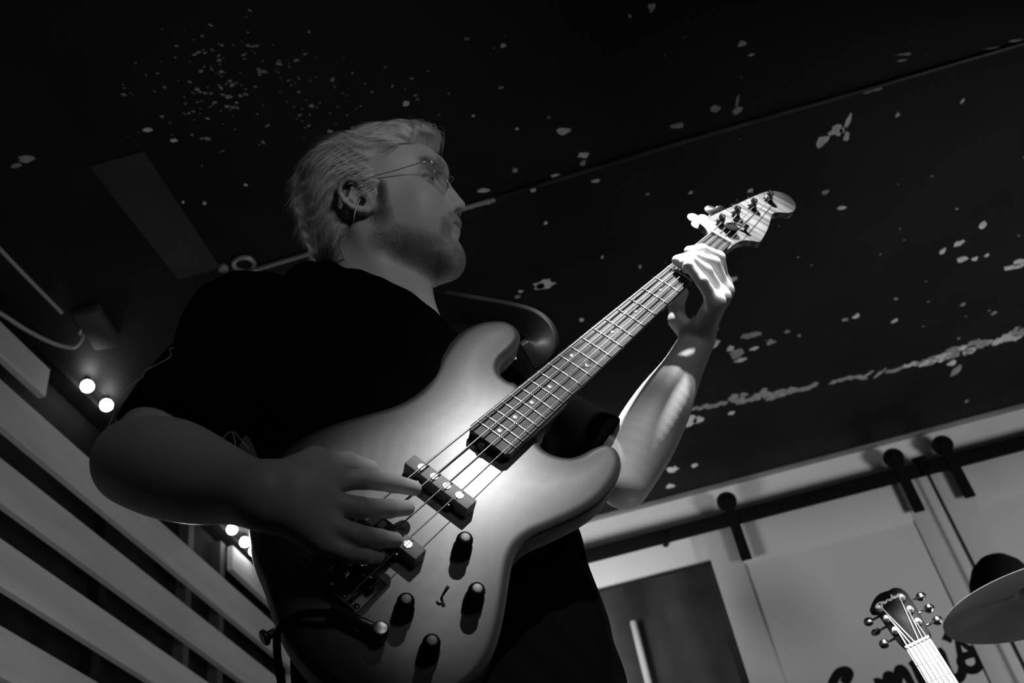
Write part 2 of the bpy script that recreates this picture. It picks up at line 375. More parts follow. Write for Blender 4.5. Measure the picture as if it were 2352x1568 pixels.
# long crack with paint lifting along it
crack = [(1598,938),(1640,930),(1700,915),(1745,908),(1790,902),(1840,893),(1880,882),(1935,872),(2000,860),(2060,845),(2110,834),(2150,826),(2185,812),(2230,798),(2275,786),(2320,774),(2352,764)]
cp = smooth_path([np.array(p) for p in crack], 5)
for i, p in enumerate(cp[:-1]):
    if 29 < i < 33: continue
    big = 1.0 if i > 50 or 8 < i < 24 else 0.55
    w_ = (5 + 6 * RNG.rand()) * big; q = (p[0] + RNG.randn() * 3, p[1] + RNG.randn() * 4 * big); c = on_z(q[0], q[1], CEIL)
    a, b = px_size(q, 7 + 6 * RNG.rand(), w_ * 0.75); V = []; Fc = []; flake_into(V, Fc, c, a, b, RNG.randn() * .5, 900 + i, 0.002 + 0.001 * RNG.rand())
    mesh_obj('lifted_flake', V, Fc, m_fl[int(RNG.rand() > .55) if i > 45 else 1], ceiling, smooth=False)
# scatter of small glossy flecks above the man
V = []; Fc = []
clusters = [(490,205,75,80,95),(650,190,60,60,38),(740,230,75,40,26),(520,120,110,50,18),(300,205,60,8,8),(1500,120,400,90,12),(1900,420,330,200,20),(1500,760,330,160,12),(2200,700,120,120,22),(900,220,70,30,9)]
for cx, cy, sx, sy, n_ in clusters:
    for k in range(n_):
        x, y = cx + RNG.randn() * sx, cy + RNG.randn() * sy
        if y < -40 or y > 1060: continue
        c = on_z(x, y, CEIL); s_ = 0.6 + 1.9 * RNG.rand() ** 3; a, b = px_size((x, y), 3.0 * s_, 1.5 * s_); flake_into(V, Fc, c, a, b, RNG.randn() * .4 + .3, 2000 + k + int(cx), 0.0012)
o = mesh_obj('paint_flecks', V, Fc, m_fl[1], ceiling, smooth=False); o['kind'] = 'stuff'; o['label'] = 'scatter of tiny pale paint flecks'
# faint light shaft on the ceiling, left, painted as a paler thin sheet
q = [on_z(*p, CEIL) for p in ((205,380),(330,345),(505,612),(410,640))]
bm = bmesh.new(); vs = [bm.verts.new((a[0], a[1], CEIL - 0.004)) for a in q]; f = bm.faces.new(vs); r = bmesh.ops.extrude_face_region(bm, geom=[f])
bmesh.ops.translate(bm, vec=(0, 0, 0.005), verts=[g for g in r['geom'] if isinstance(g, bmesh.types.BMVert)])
bm_obj('light_shaft_patch', bm, noisy(mat('light_shaft_grey', 0.05, 0.8), 0.006, 0.022, (6, 6, 6), 7, 0.3, 0.7), ceiling)['label'] = 'paler grey patch standing in for a faint shaft of light'
# picture-rail line where ceiling meets the back wall
struct(box('trim_3', ((XL + XR) / 2, YW - 0.01, CEIL - 0.006), (XR - XL, 0.02, 0.012), noisy(mat('cornice_paint', .2, .7), 0.12, 0.2, (4, 4, 4), 4)), 'thin cornice between ceiling and back wall')
# barn door rail
RZ0, RZ1 = 1.685 + CZ, 1.742 + CZ; YR = YW - 0.075
rail = tag(box('door_rail', ((XL + XR) / 2 + 0.1, YR, (RZ0 + RZ1) / 2), (XR - XL - 0.3, 0.012, RZ1 - RZ0), FLAT_BLACK, bevel=0.002), 'long black flat steel rail along the top of the back wall', 'rail')
for xx in (-0.55, 0.05, 0.62, 1.07, 1.6, 2.2):
    lathe('standoff', (xx, YW, (RZ0 + RZ1) / 2), (0, -1, 0), [(0, 0.011), (0.07, 0.011)], FLAT_BLACK, rail, 12)
    lathe('bolt', (xx, YR - 0.006, (RZ0 + RZ1) / 2), (0, -1, 0), [(0, 0.013), (0.006, 0.013), (0.008, 0.009), (0.008, 0)], FLAT_BLACK, rail, 6)
box('end_stop', (1.045, YR, RZ1 + 0.012), (0.05, 0.014, 0.022), FLAT_BLACK, rail, bevel=0.003)
def barn_door(n, x0, x1, label, hang):
    y1 = YW - 0.028; T = 0.036; top = 1.722 + CZ; d = empty('door_%d' % n); d.location = ((x0 + x1) / 2, y1, 0.02); d['kind'] = 'structure'; d['label'] = label
    L = lambda x: x - (x0 + x1) / 2
    Wd = x1 - x0; st = 0.112
    box('panel', (0, 0, top / 2), (Wd - 0.02, T * 0.66, top - 0.04), m_door, d)
    for sx in (-1, 1): box('stile', (sx * (Wd / 2 - st / 2), -0.002, top / 2 - .01), (st, T, top - 0.02), m_door, d, bevel=0.002)
    for z0, z1 in ((1.540 + CZ, top), (0.55, 0.7), (0.02, 0.2)): box('rail', (0, -0.0015, (z0 + z1) / 2 - .02), (Wd - 2 * st, T, z1 - z0), m_door, d, bevel=0.002)
    for hx, zb in hang:
        h = empty('hanger'); h.parent = d; zt = 1.80 + CZ
        bm = bmesh.new(); box_into(bm, (L(hx), YR - 0.009 - y1, (zb + zt) / 2 - 0.02), (0.040, 0.006, zt - zb), None, 0.0015, 1); o = bm_obj('strap', bm, FLAT_BLACK, h)
        lathe('wheel', (L(hx), YR + 0.010 - y1, zt - 0.012 - 0.02), (0, -1, 0), [(0, 0.034), (0.003, 0.038), (0.006, 0.033), (0.014, 0.033), (0.017, 0.038), (0.02, 0.034), (0.02, 0)], FLAT_BLACK, h, 32)
        lathe('axle_bolt', (L(hx), YR - 0.012 - y1, zt - 0.012 - 0.02), (0, -1, 0), [(0, 0.013), (0.007, 0.013), (0.009, 0.008), (0.009, 0)], FLAT_BLACK, h, 6)
    return d
d1 = barn_door(1, 0.195, 1.052, 'grey sliding barn door with a recessed panel and painted lettering', [(0.318, 1.535 + CZ), (0.962, 1.55 + CZ)])
d2 = barn_door(2, 1.056, 1.95, 'grey sliding barn door at the right edge of the frame', [(1.148, 1.555 + CZ), (1.85, 1.55 + CZ)])
# dark doorway leaf with a long pull bar, left of the sliding door
d3 = empty('door_3'); d3['kind'] = 'structure'; d3['label'] = 'dark door leaf with a long pale pull bar, left of the sliding doors'
m_leaf = noisy(mat('dark_scuffed_panel', 0.05, 0.35, spec=0.5), 0.018, 0.07, (4, 4, 2.2), 6, 0.35, 0.8, rough=(0.3, 0.6))
d3.location = (-0.3, YW - 0.012, 0)
box('panel', (0.0, 0.0, (1.585 + CZ) / 2), (0.98, 0.02, 1.585 + CZ), m_leaf, d3, bevel=0.002)
box('head_strip', (0.0, -0.006, 1.588 + CZ), (0.985, 0.02, 0.008), BLACK_METAL, d3)  # thin black strip along the top of the leaf
pb = tube('pull_bar', [(0.158, -0.045, 1.425 + CZ), (0.155, -0.045, 0.60 + CZ)], 0.013, mat('pale_bar', 0.5, 0.4), d3, 12)
tube('bar_mount', [(0.158, -0.008, 1.40 + CZ), (0.158, -0.045, 1.40 + CZ)], 0.008, BLACK_METAL, d3, 10); tube('bar_mount', [(0.155, -0.008, 0.66 + CZ), (0.155, -0.045, 0.66 + CZ)], 0.008, BLACK_METAL, d3, 10)
# painted script on the sliding door (flat lettering, traced stroke by stroke)
def stroke(name, pts, w, parent, y, m):
    P = smooth_path([on_y(px, py, y) for px, py in pts], 6); tt = np.linspace(0, 1, len(P)); ww = np.interp(tt, np.linspace(0, 1, len(w)), w) if not np.isscalar(w) else np.full(len(P), w)
    P = np.array(P); o = np.array(parent.location); P[:, 1] = y
    V, Fc = tube_mesh(P - o, ww, 10, (1, 0.06), (0, -1, 0)); return mesh_obj(name, V, Fc, m, parent)
m_ink = mat('black_sign_paint', 0.008, 0.9, spec=0.05); YP = YW - 0.0404
sx = 472 / 2352
def zz(l): return [(1880 + x * sx, 1400 + y * sx) for x, y in l]
stroke('letter', zz([(315,760),(300,830),(345,730),(310,690),(240,710),(190,780),(160,860),(170,960),(260,1010),(330,1090),(300,1190),(200,1230),(110,1190)]), [.008,.017,.017,.014,.014,.015,.016,.017,.017,.014,.012,.010,.008], d1, YP, m_ink)
stroke('letter', zz([(560,1160),(500,1080),(520,1000),(600,990),(650,1060),(620,1150),(560,1170),(660,1170),(720,1100)]), .013, d1, YP, m_ink)
stroke('letter', zz([(640,830),(700,830),(760,940),(800,1080),(780,900),(800,760),(850,790),(900,900),(950,1060),(910,860),(930,690),(990,720),(1060,840),(1140,960),(1200,960)]), [.012,.014,.013,.012,.013,.018,.016,.013,.012,.014,.018,.015,.013,.011,.009], d1, YP, m_ink)
stroke('letter', zz([(1050,590),(1100,640),(1160,760),(1230,900),(1200,760),(1230,640)]), [.011,.013,.015,.013,.012,.010], d1, YP, m_ink)
stroke('letter', zz([(1360,450),(1400,500),(1440,620),(1500,740),(1580,790),(1640,730),(1640,600),(1600,420),(1580,320)]), [.012,.016,.017,.016,.017,.015,.012,.009,.006], d1, YP, m_ink)
stroke('letter', zz([(1430,295),(1470,315),(1500,350),(1510,375)]), [.016,.015,.009,.005], d1, YP, m_ink)
stroke('letter', zz([(1590,330),(1680,410),(1790,480),(1845,560),(1840,640),(1770,690),(1680,670),(1630,600),(1650,540),(1740,510),(1820,490),(1860,430),(1865,380)]), [.007,.009,.014,.016,.014,.014,.014,.014,.013,.012,.012,.009,.004], d1, YP, m_ink)
# cord hanging from the rail and a round dark shade in front of the doors
cx_ = on_y(2130, 1085, YW - 0.10); cc = tube('hanging_cord', [(cx_[0], YW - 0.10, 1.742 + CZ), (cx_[0] + .002, YW - 0.10, 1.3 + CZ), (cx_[0], YW - 0.10, 0.3 + CZ)], 0.0042, FLAT_BLACK, None, 8)
tag(cc, 'thin black cord hanging straight down from the door rail behind the cymbal', 'cord')
# ================================================================== electric bass
T0 = np.array([0.23864556, 1.22817457, 1.08362104 + CZ])
Au = np.array([-0.63402974, -0.3790371, -0.67404537]); Av = np.array([-0.64386357, -0.22401744, 0.73161184]); Aw = np.array([0.42830595, -0.89785693, 0.10201446])
def BW(u, v, w): return T0 + Au * u + Av * v + Aw * w           # bass coordinates -> room
bass = empty('bass_guitar', Matrix([[Au[i], -Av[i], Aw[i], T0[i]] for i in range(3)] + [[0, 0, 0, 1]]))
tag(bass, 'four string electric bass with a sunburst body and pale maple headstock held by the man', 'bass guitar')
def L3(u, v, w): return np.array([u, -v, w])                    # local coordinates of the root
BT = -0.017; BB = -0.060                                        # top and back of the body
outl = [(0.498,0.043),(0.502,0.052),(0.501,0.065),(0.492,0.076),(0.476,0.082),(0.459,0.083),(0.441,0.085),(0.424,0.091),(0.412,0.103),(0.409,0.119),(0.416,0.134),(0.437,0.149),(0.464,0.156),(0.496,0.155),(0.532,0.146),
 (0.568,0.132),(0.599,0.124),(0.625,0.124),(0.652,0.130),(0.688,0.145),(0.725,0.160),(0.765,0.169),(0.80,0.168),(0.84,0.158),(0.872,0.138),(0.895,0.112),(0.912,0.085),(0.925,0.057),(0.940,0.030),
 (0.954,0.0),(0.963,-0.035),(0.965,-0.07),(0.958,-0.105),(0.942,-0.135),(0.918,-0.158),(0.888,-0.172),(0.857,-0.176),(0.826,-0.171),(0.795,-0.158),(0.765,-0.142),(0.744,-0.130),(0.725,-0.120),(0.705,-0.115),(0.683,-0.117),(0.655,-0.127),
 (0.622,-0.138),(0.59,-0.145),(0.562,-0.1455),(0.535,-0.142),(0.513,-0.134),(0.499,-0.122),(0.495,-0.109),(0.502,-0.098),(0.518,-0.091),(0.537,-0.086),(0.552,-0.078),(0.562,-0.063),(0.564,-0.048),(0.558,-0.036),(0.545,-0.030),(0.53,-0.029),(0.515,0.0)]
OUT = np.array(smooth_path([np.array(p) for p in outl], 4, closed=True))
def poly_sd(P):
    A = OUT; B_ = np.roll(OUT, -1, axis=0); d2 = np.full(len(P), 1e9); ins = np.zeros(len(P), bool)
    for a, b in zip(A, B_):
        e = b - a; w = P - a; t = np.clip((w @ e) / (e @ e + 1e-18), 0, 1); dd = w - t[:, None] * e; d2 = np.minimum(d2, (dd * dd).sum(1))
        c = (a[1] > P[:, 1]) != (b[1] > P[:, 1])
        if c.any():
            xi = a[0] + (P[:, 1] - a[1]) * e[0] / (e[1] if abs(e[1]) > 1e-12 else 1e-12); ins ^= c & (P[:, 0] < xi)
    return np.sqrt(d2) * np.where(ins, -1, 1)
# rasterise the outline distance once and interpolate
gu = np.arange(0.38, 1.0, 0.003); gv = np.arange(-0.21, 0.21, 0.003)
GU, GV = np.meshgrid(gu, gv, indexing='ij'); SD2 = poly_sd(np.stack([GU.ravel(), GV.ravel()], 1)).reshape(GU.shape)
def sd2(u, v):
    x = np.clip((u - gu[0]) / 0.003, 0, len(gu) - 1.001); y = np.clip((v - gv[0]) / 0.003, 0, len(gv) - 1.001); i = x.astype(int); j = y.astype(int); fx = x - i; fy = y - j
    return SD2[i, j] * (1 - fx) * (1 - fy) + SD2[i + 1, j] * fx * (1 - fy) + SD2[i, j + 1] * (1 - fx) * fy + SD2[i + 1, j + 1] * fx * fy
def body_sdf(P, c=None, rad=None):
    d = sd2(P[:, 0], -P[:, 1]); r = 0.011; qx = d + r; qy = np.abs(P[:, 2] - (BT + BB) / 2) - (BT - BB) / 2 + r
    return np.minimum(np.maximum(qx, qy), 0) + np.sqrt(np.maximum(qx, 0) ** 2 + np.maximum(qy, 0) ** 2) - r
Vb, Qb = surface_nets(body_sdf, (0.385, -0.2, -0.075), (0.985, 0.2, 0.0), 0.0024)
m_body = attr_color(mat('sunburst_lacquer', 0.3, 0.34, spec=0.5), 'burst', 0.12, 140)
n_, l_, b_ = nodes(m_body); b_.inputs['Coat Weight'].default_value = 0.14; b_.inputs['Coat Roughness'].default_value = 0.25; b_.inputs['Roughness'].default_value = 0.5; b_.inputs['Specular IOR Level'].default_value = 0.12
bod = np_mesh('body', Vb, Qb, m_body, bass)
e_ = -sd2(Vb[:, 0], -Vb[:, 1]); s_ = np.clip((e_ - 0.002) / 0.080, 0, 1); s_ = s_ * s_ * (3 - 2 * s_)
top = np.clip((Vb[:, 2] - (BT - 0.010)) / 0.008, 0, 1); side = 0.10 + 0.10 * np.clip((-Vb[:, 2] - 0.03) / 0.02, 0, 1)
tex = 0.035 * np.sin(Vb[:, 0] * 90 + 3 * np.sin(Vb[:, 1] * 40)) * np.sin(Vb[:, 1] * 210 + 5 * np.sin(Vb[:, 0] * 30))
add_color(bod, 'burst', np.clip((0.022 + 0.20 * s_) * top + side * (1 - top) + tex * s_ * 0.5, 0.01, 1))
# neck wood, tapered, with the headstock
SL = 0.8636; fret_u = lambda k: SL * (1 - 2 ** (-k / 12)); hw = lambda u: 0.0195 + 0.01848 * u; FE = 0.6235
m_maple = mat('flamed_maple', 0.6, 0.3, coat=0.5)
n_, l_, b_ = nodes(m_maple); tc = n_.new('ShaderNodeTexCoord'); mp = n_.new('ShaderNodeMapping'); mp.inputs['Scale'].default_value = (110, 10, 10); mp.inputs['Rotation'].default_value = (0, 0, 0.25)
wv = n_.new('ShaderNodeTexNoise'); wv.inputs['Scale'].default_value = 1; wv.inputs['Detail'].default_value = 3; wv.inputs['Distortion'].default_value = 0.6
rp = n_.new('ShaderNodeValToRGB'); rp.color_ramp.elements[0].color = (0.055, 0.055, 0.055, 1); rp.color_ramp.elements[1].color = (0.16, 0.16, 0.16, 1); rp.color_ramp.elements[0].position = .36; rp.color_ramp.elements[1].position = .62
l_.new(tc.outputs['Object'], mp.inputs[0]); l_.new(mp.outputs[0], wv.inputs['Vector']); l_.new(wv.outputs[0], rp.inputs[0]); l_.new(rp.outputs[0], b_.inputs['Base Color'])
V = []; Fc = []; NS = 14; us = list(np.linspace(0.0, 0.60, 30))
for u in us:
    h = hw(u) - 0.0008; dep = 0.0145 + 0.004 * u / 0.6
    if u > 0.53: dep += 0.0
    for k in range(NS + 1):
        a = math.pi * k / NS; V.append(L3(u, h * math.cos(a), -0.0060 - dep * math.sin(a) ** 0.8))
for i in range(len(us) - 1):
    for k in range(NS): Fc.append((i * (NS + 1) + k, i * (NS + 1) + k + 1, (i + 1) * (NS + 1) + k + 1, (i + 1) * (NS + 1) + k))
    Fc.append((i * (NS + 1), (i + 1) * (NS + 1), (i + 1) * (NS + 1) + NS, i * (NS + 1) + NS))
Fc.append(tuple(range(NS + 1))); Fc.append(tuple((len(us) - 1) * (NS + 1) + k for k in range(NS + 1))[::-1])
neck = mesh_obj('neck', V, Fc, m_maple, bass); neck.data.set_sharp_from_angle(angle=math.radians(40))
prism('neck_heel', [(0.49, -0.0295), (0.615, -0.0310), (0.615, 0.0310), (0.49, 0.0295)], BT - 0.004, -0.006, m_maple, bass, 0.001)
head = [(0.004,0.0195),(-0.006,0.0215),(-0.016,0.028),(-0.022,0.037),(-0.026,0.048),(-0.034,0.0505),(-0.060,0.0455),(-0.098,0.0385),(-0.142,0.030),(-0.182,0.022),(-0.208,0.016),(-0.226,0.008),(-0.237,-0.004),(-0.241,-0.017),(-0.236,-0.031),(-0.225,-0.042),(-0.210,-0.048),
        (-0.195,-0.0475),(-0.184,-0.041),(-0.174,-0.031),(-0.163,-0.0265),(-0.150,-0.0285),(-0.130,-0.035),(-0.105,-0.0415),(-0.083,-0.0455),(-0.066,-0.0475),(-0.061,-0.045),(-0.055,-0.036),(-0.046,-0.0275),(-0.033,-0.0225),(-0.018,-0.0205),(0.004,-0.0195)]
HT = -0.011
prism('headstock', [(p[0], -p[1]) for p in smooth_path([np.array(q) for q in head], 3)][:-1] + [(0.004, 0.0195)], HT - 0.0135, HT, m_maple, bass, 0.0012)
m_rose = noisy(mat('rosewood', 0.06, 0.55, spec=0.2), 0.010, 0.036, (26, 200, 60), 5, 0.38, 0.62, bump=0.15, dist=1.2)
V = []; Fc = []; NC = 9
for i, u in enumerate(list(np.linspace(0, FE - 0.006, 40)) + [FE]):
    h = hw(u) - (0.004 if u == FE else 0)
    for k in range(NC): t = -1 + 2 * k / (NC - 1); V.append(L3(u, h * t, -0.0011 * t * t))
    V.append(L3(u, h, -0.0062)); V.append(L3(u, -h, -0.0062))
s = NC + 2
for i in range(40):
    ring_ = [i * s + NC + 1] + [i * s + k for k in range(NC)] + [i * s + NC]
    for a, b in zip(ring_, ring_[1:] + ring_[:1]): Fc.append((a, b, b + s, a + s))
Fc.append([NC + 1] + list(range(NC)) + [NC]); Fc.append([x + 40 * s for x in [NC + 1] + list(range(NC)) + [NC]][::-1])
lathe('truss_rod_nut', L3(0.612, 0.004, -0.0105), (1, 0, 0), [(0, 0.0055), (0.017, 0.0055), (0.0185, 0.004), (0.0185, 0)], BLACK_METAL, bass, 20)
fb = mesh_obj('fretboard', V, Fc, m_rose, bass); fb.data.set_sharp_from_angle(angle=math.radians(40))
for k in range(1, 22):
    u = fret_u(k); h = hw(u) - 0.0006
    P = [L3(u, h * t, -0.0011 * t * t + 0.0004) for t in np.linspace(-1, 1, 9)]
    tube('fret', P, 0.0011, NICKEL, fb, 8, (1, 1.0), (0, 0, 1))
for k, vs in ((3, [0]), (5, [0]), (7, [0]), (9, [0]), (12, [-0.0125, 0.0125]), (15, [0]), (17, [0]), (19, [0]), (21, [0])):
    u = (fret_u(k) + fret_u(k - 1)) / 2
    for v in vs: lathe('inlay_dot', L3(u, v, -0.0006), (0, 0, 1), [(0, 0.0034), (0.0010, 0.0034), (0.0011, 0.003), (0.0011, 0)], PEARL, fb, 18)
box('nut', L3(-0.0016, 0, -0.0005), (0.0035, 0.0385, 0.009), IVORY, bass, bevel=0.0006)
# strings: nut -> bridge, nut -> post
v_n = [0.0155, 0.0052, -0.0052, -0.0155]; v_b = [0.0290, 0.0097, -0.0097, -0.0290]; rs_ = [0.00130, 0.00105, 0.00082, 0.00060]
posts = [(-0.052, 0.0245), (-0.098, 0.0180), (-0.145, 0.0085), (-0.192, -0.0010)]
pass_tree = [None, (-0.052, -0.0005), (-0.052, -0.0075), None]
strs = []
m_string = mat('wound_steel_string', 0.15, 0.40, 0.9)
n_, l_, b_ = nodes(m_string)
for i in range(4):
    wn = 0.0032; pts = [L3(SL + 0.028, v_b[i], 0.004), L3(SL + 0.004, v_b[i], 0.0065), L3(SL - 0.004, v_b[i], 0.0068), L3(0.0, v_n[i], wn)]
    if i in (1, 2): pts.append(L3(-0.052, v_n[i] + (posts[i][1] - v_n[i]) * 0.35, HT + 0.0055))
    pts.append(L3(posts[i][0] + 0.003, posts[i][1] - 0.0045, HT + 0.0085)); pts.append(L3(posts[i][0] - 0.001, posts[i][1] - 0.005, HT + 0.008))
    P = []
    for a, b in zip(pts[:-1], pts[1:]): P += [a + (b - a) * t for t in np.linspace(0, 1, 6)[:-1]]
    P.append(pts[-1]); o = tube('string', P, rs_[i], m_string, bass, 8); o['label'] = ['thickest, lowest string', 'second thickest string', 'third string', 'thinnest, highest string'][i]
MIRROR = mat('polished_chrome', 0.5, 0.04, 1.0)
# tuners
for i, (u, v) in enumerate(posts):
    t_ = empty('tuner'); t_.parent = bass
    lathe('bushing', L3(u, v, HT), (0, 0, 1), [(0, 0.0085), (0.0018, 0.0085), (0.0026, 0.007), (0.0026, 0)], DARK_CHROME, t_, 24)
    lathe('post', L3(u, v, HT), (0, 0, 1), [(0, 0.0055), (0.007, 0.0052), (0.0085, 0.0042), (0.0115, 0.0042), (0.013, 0.0056), (0.0165, 0.0056), (0.0172, 0.0048), (0.0172, 0)], DARK_CHROME, t_, 20)
    for q in range(3): tube('string_wrap', [L3(u, v, HT + 0.0060 + 0.0022 * q) + np.array([math.cos(a), math.sin(a), 0.0]) * 0.0062 for a in np.linspace(0, 2 * math.pi, 19)], rs_[i] * 0.95, m_string, t_, 6)
    box('slot', L3(u, v, HT + 0.0168), (0.0112, 0.0022, 0.002), BLACK_METAL, t_, Matrix.Rotation(0.9, 3, 'Z'))
    # gear plate, shaft and clover key on the back, sticking out of the bass side
    ev = {0: 0.048, 1: 0.0385, 2: 0.0295, 3: 0.0205}[i]
    box('gear_plate', L3(u, v, HT - 0.0155), (0.034, 0.022, 0.004), CHROME, t_, bevel=0.001)
    tube('shaft', [L3(u - 0.005, v, HT - 0.019), L3(u - 0.006, ev + 0.010, HT - 0.019)], 0.003, CHROME, t_, 10)
    kc = np.array([u - 0.006, -(ev + 0.0140), HT - 0.019]); rk = 0.0115
    lob = []
    for cx, cy in ((0, -0.0105), (0.0105, 0.0035), (-0.0105, 0.0035)): lob.append((cx, cy))
    pts = []
    for a in np.linspace(0, 2 * math.pi, 60)[:-1]:
        d = np.array([math.cos(a), math.sin(a)]); best = 0
        for cx, cy in lob:
            c_ = np.array([cx, cy]); b__ = d @ c_; disc = b__ * b__ - (c_ @ c_ - 0.0098 ** 2)
            if disc > 0: best = max(best, b__ + math.sqrt(disc))
        pts.append((d * max(best, 0.006)).tolist())
    tilt = [0.12, 0.35, 0.0, 0.0][i]; tiltx = [0, 0, 1.25, 1.25][i]
    prism('clover_key', pts, -0.0016, 0.0016, LIT_KEY if i == 0 else DARK_CHROME, t_, 0.0006, Matrix.Translation(kc.tolist()) @ Matrix.Rotation(tilt, 4, 'Y') @ Matrix.Rotation(tiltx, 4, 'X'))  # same chrome on every key: pale copy where lit, dark copy where shaded
st = empty('string_tree'); st.parent = bass
lathe('retainer_disc', L3(-0.047, 0.0020, HT + 0.004), (0, 0, 1), [(0, 0.0085), (0.001, 0.0112), (0.0065, 0.0112), (0.008, 0.009), (0.008, 0.0075), (0.0068, 0.006), (0.0068, 0)], FLAT_BLACK, st, 28)
lathe('screw', L3(-0.047, 0.0020, HT), (0, 0, 1), [(0, 0.003), (0.005, 0.003)], DARK_CHROME, st, 12)
box('bar_retainer', L3(-0.070, -0.004, HT + 0.0065), (0.0055, 0.026, 0.003), BLACK_METAL, bass, Matrix.Rotation(0.18, 3, 'Z'), bevel=0.0008)
for vv in (0.007, -0.015): lathe('retainer_screw', L3(-0.0715, vv, HT), (0, 0, 1), [(0, 0.0028), (0.008, 0.0028), (0.0088, 0.0042), (0.0105, 0.0042), (0.0105, 0)], DARK_CHROME, bass, 14)
# pickups
m_pick = noisy(mat('satin_pickup_cover', 0.05, 0.55, spec=0.4), 0.13, 0.18, (60, 60, 60), 3)
def pickup(u, v, label):
    p = empty('pickup'); p.parent = bass; p['label'] = label
    bm = bmesh.new(); box_into(bm, L3(u, v, (BT + 0.0012) / 2), (0.0185, 0.094, 0.0012 - BT), None, 0.0016, 3); bm_obj('cover', bm, m_pick, p, auto=40)
    for du in (-1, 1):
        for dv in (-0.0235, 0.0235):
            lathe('ear', L3(u + du * 0.0105, v + dv, BT), (0, 0, 1), [(0, 0.0055), (0.008, 0.0055), (0.0085, 0.005), (0.0085, 0)], BLACK_PLASTIC, p, 16)
            lathe('screw', L3(u + du * 0.0118, v + dv, BT + 0.0085), (0, 0, 1), [(0, 0.0027), (0.0012, 0.0025), (0.0016, 0.0015), (0.0016, 0)], CHROME, p, 12)
    for k in range(4):
        lathe('pole_piece', L3(u, v + 0.0283 - 0.01885 * k, 0.0), (0, 0, 1), [(0, 0.0049), (0.0018, 0.0049), (0.0022, 0.0045), (0.0022, 0)], WHITE_METAL, p, 20)
pickup(0.7125, 0.0005, 'neck pickup'); pickup(0.8035, -0.0015, 'bridge pickup, mostly behind the hand')
# controls
m_knobtop = mat('knob_cap_satin', 0.16, 0.5, 0.3)
for i, (u, v) in enumerate([(0.7595, -0.0720), (0.8005, -0.1210), (0.8610, -0.0760), (0.8785, -0.1250)]):
    kb = empty('knob'); kb.parent = bass
    lathe('lower_ring', L3(u, v, BT), (0, 0, 1), [(0, 0.0112), (0.011, 0.0108), (0.012, 0.0100), (0.012, 0)], FLAT_BLACK, kb, 36)
    lathe('upper_ring', L3(u, v, BT + 0.012), (0, 0, 1), [(0, 0.0090), (0.015, 0.0084), (0.0168, 0.0078), (0.0175, 0.0068), (0.0175, 0)], FLAT_BLACK, kb, 36)
    for q in range(18):
        a = q * math.pi / 9; box('knurl', L3(u, v, BT + 0.020) + np.array([math.cos(a), math.sin(a), 0]) * 0.0087, (0.0011, 0.0011, 0.012), FLAT_BLACK, kb, Matrix.Rotation(a, 3, 'Z'))
    lathe('cap', L3(u, v, BT + 0.0294), (0, 0, 1), [(0, 0.0052), (0.0006, 0.0052), (0.0008, 0.0047), (0.0008, 0)], m_knobtop, kb, 28)
sw = empty('toggle_switch'); sw.parent = bass
lathe('nut', L3(0.822, -0.0935, BT), (0, 0, 1), [(0, 0.0042), (0.0022, 0.0042), (0.0022, 0)], BLACK_METAL, sw, 6)
tube('lever', [L3(0.822, -0.0935, BT), L3(0.8165, -0.093, BT + 0.008), L3(0.811, -0.093, BT + 0.014)], [0.0012, 0.0014, 0.0021], BLACK_METAL, sw, 10)
# bridge
br = empty('bridge'); br.parent = bass
m_brid = mat('blackened_bridge', 0.05, 0.35, 0.6)
box('base_plate', L3(0.872, 0.0, BT + 0.0012), (0.052, 0.082, 0.0024), m_brid, br, bevel=0.0008)
box('back_lip', L3(0.8975, 0.0, BT + 0.007), (0.0025, 0.082, 0.014), m_brid, br, bevel=0.0008)
for i in range(4):
    sd = empty('saddle'); sd.parent = br; v = v_b[i]
    lathe('barrel', L3(0.862, v - 0.0085, BT + 0.018), (0, 1, 0) if False else (0, -1, 0), [(-0.017, 0.0052), (0.0, 0.0052)], mat('saddle_barrel', 0.12, 0.3, 1.0), sd, 20) if False else tube('barrel', [L3(0.863, v + 0.0085, BT + 0.0175), L3(0.863, v - 0.0085, BT + 0.0175)], 0.0055, mat('saddle_barrel', 0.10, 0.3, 1.0), sd, 18)
    tube('intonation_screw', [L3(0.866, v, BT + 0.0125), L3(0.901, v, BT + 0.0100)], 0.0014, mat('saddle_barrel', 0.10, 0.3, 1.0), sd, 8)
    for q in (-1, 1): tube('height_screw', [L3(0.863, v + q * 0.0062, BT + 0.002), L3(0.863, v + q * 0.0062, BT + 0.0245)], 0.0012, mat('saddle_barrel', 0.10, 0.3, 1.0), sd, 8)
for v in (-0.036, -0.018, 0.0, 0.018, 0.036): lathe('mounting_screw', L3(0.888, v, BT + 0.0022), (0, 0, 1), [(0, 0.0035), (0.001, 0.0033), (0.0018, 0.002), (0.0018, 0)], mat('saddle_barrel', 0.10, 0.3, 1.0), br, 14)
# strap buttons
for u, v, du, dv in ((0.409, 0.118, -1, 0.1), (0.9545, 0.012, 1, 0.25)):
    lathe('strap_button', L3(u, v, (BT + BB) / 2), L3(du, dv, 0), [(-0.002, 0.0045), (0.006, 0.0045), (0.009, 0.0085), (0.012, 0.0085), (0.0135, 0.007), (0.0135, 0)], BLACK_METAL, bass, 20)
lathe('jack_socket', L3(0.8985, -0.0765, BT), (0, 0, 1), [(0, 0.0095), (0.0015, 0.0095), (0.0018, 0.0075), (0.004, 0.0075), (0.004, 0.0)], DARK_CHROME, bass, 6)
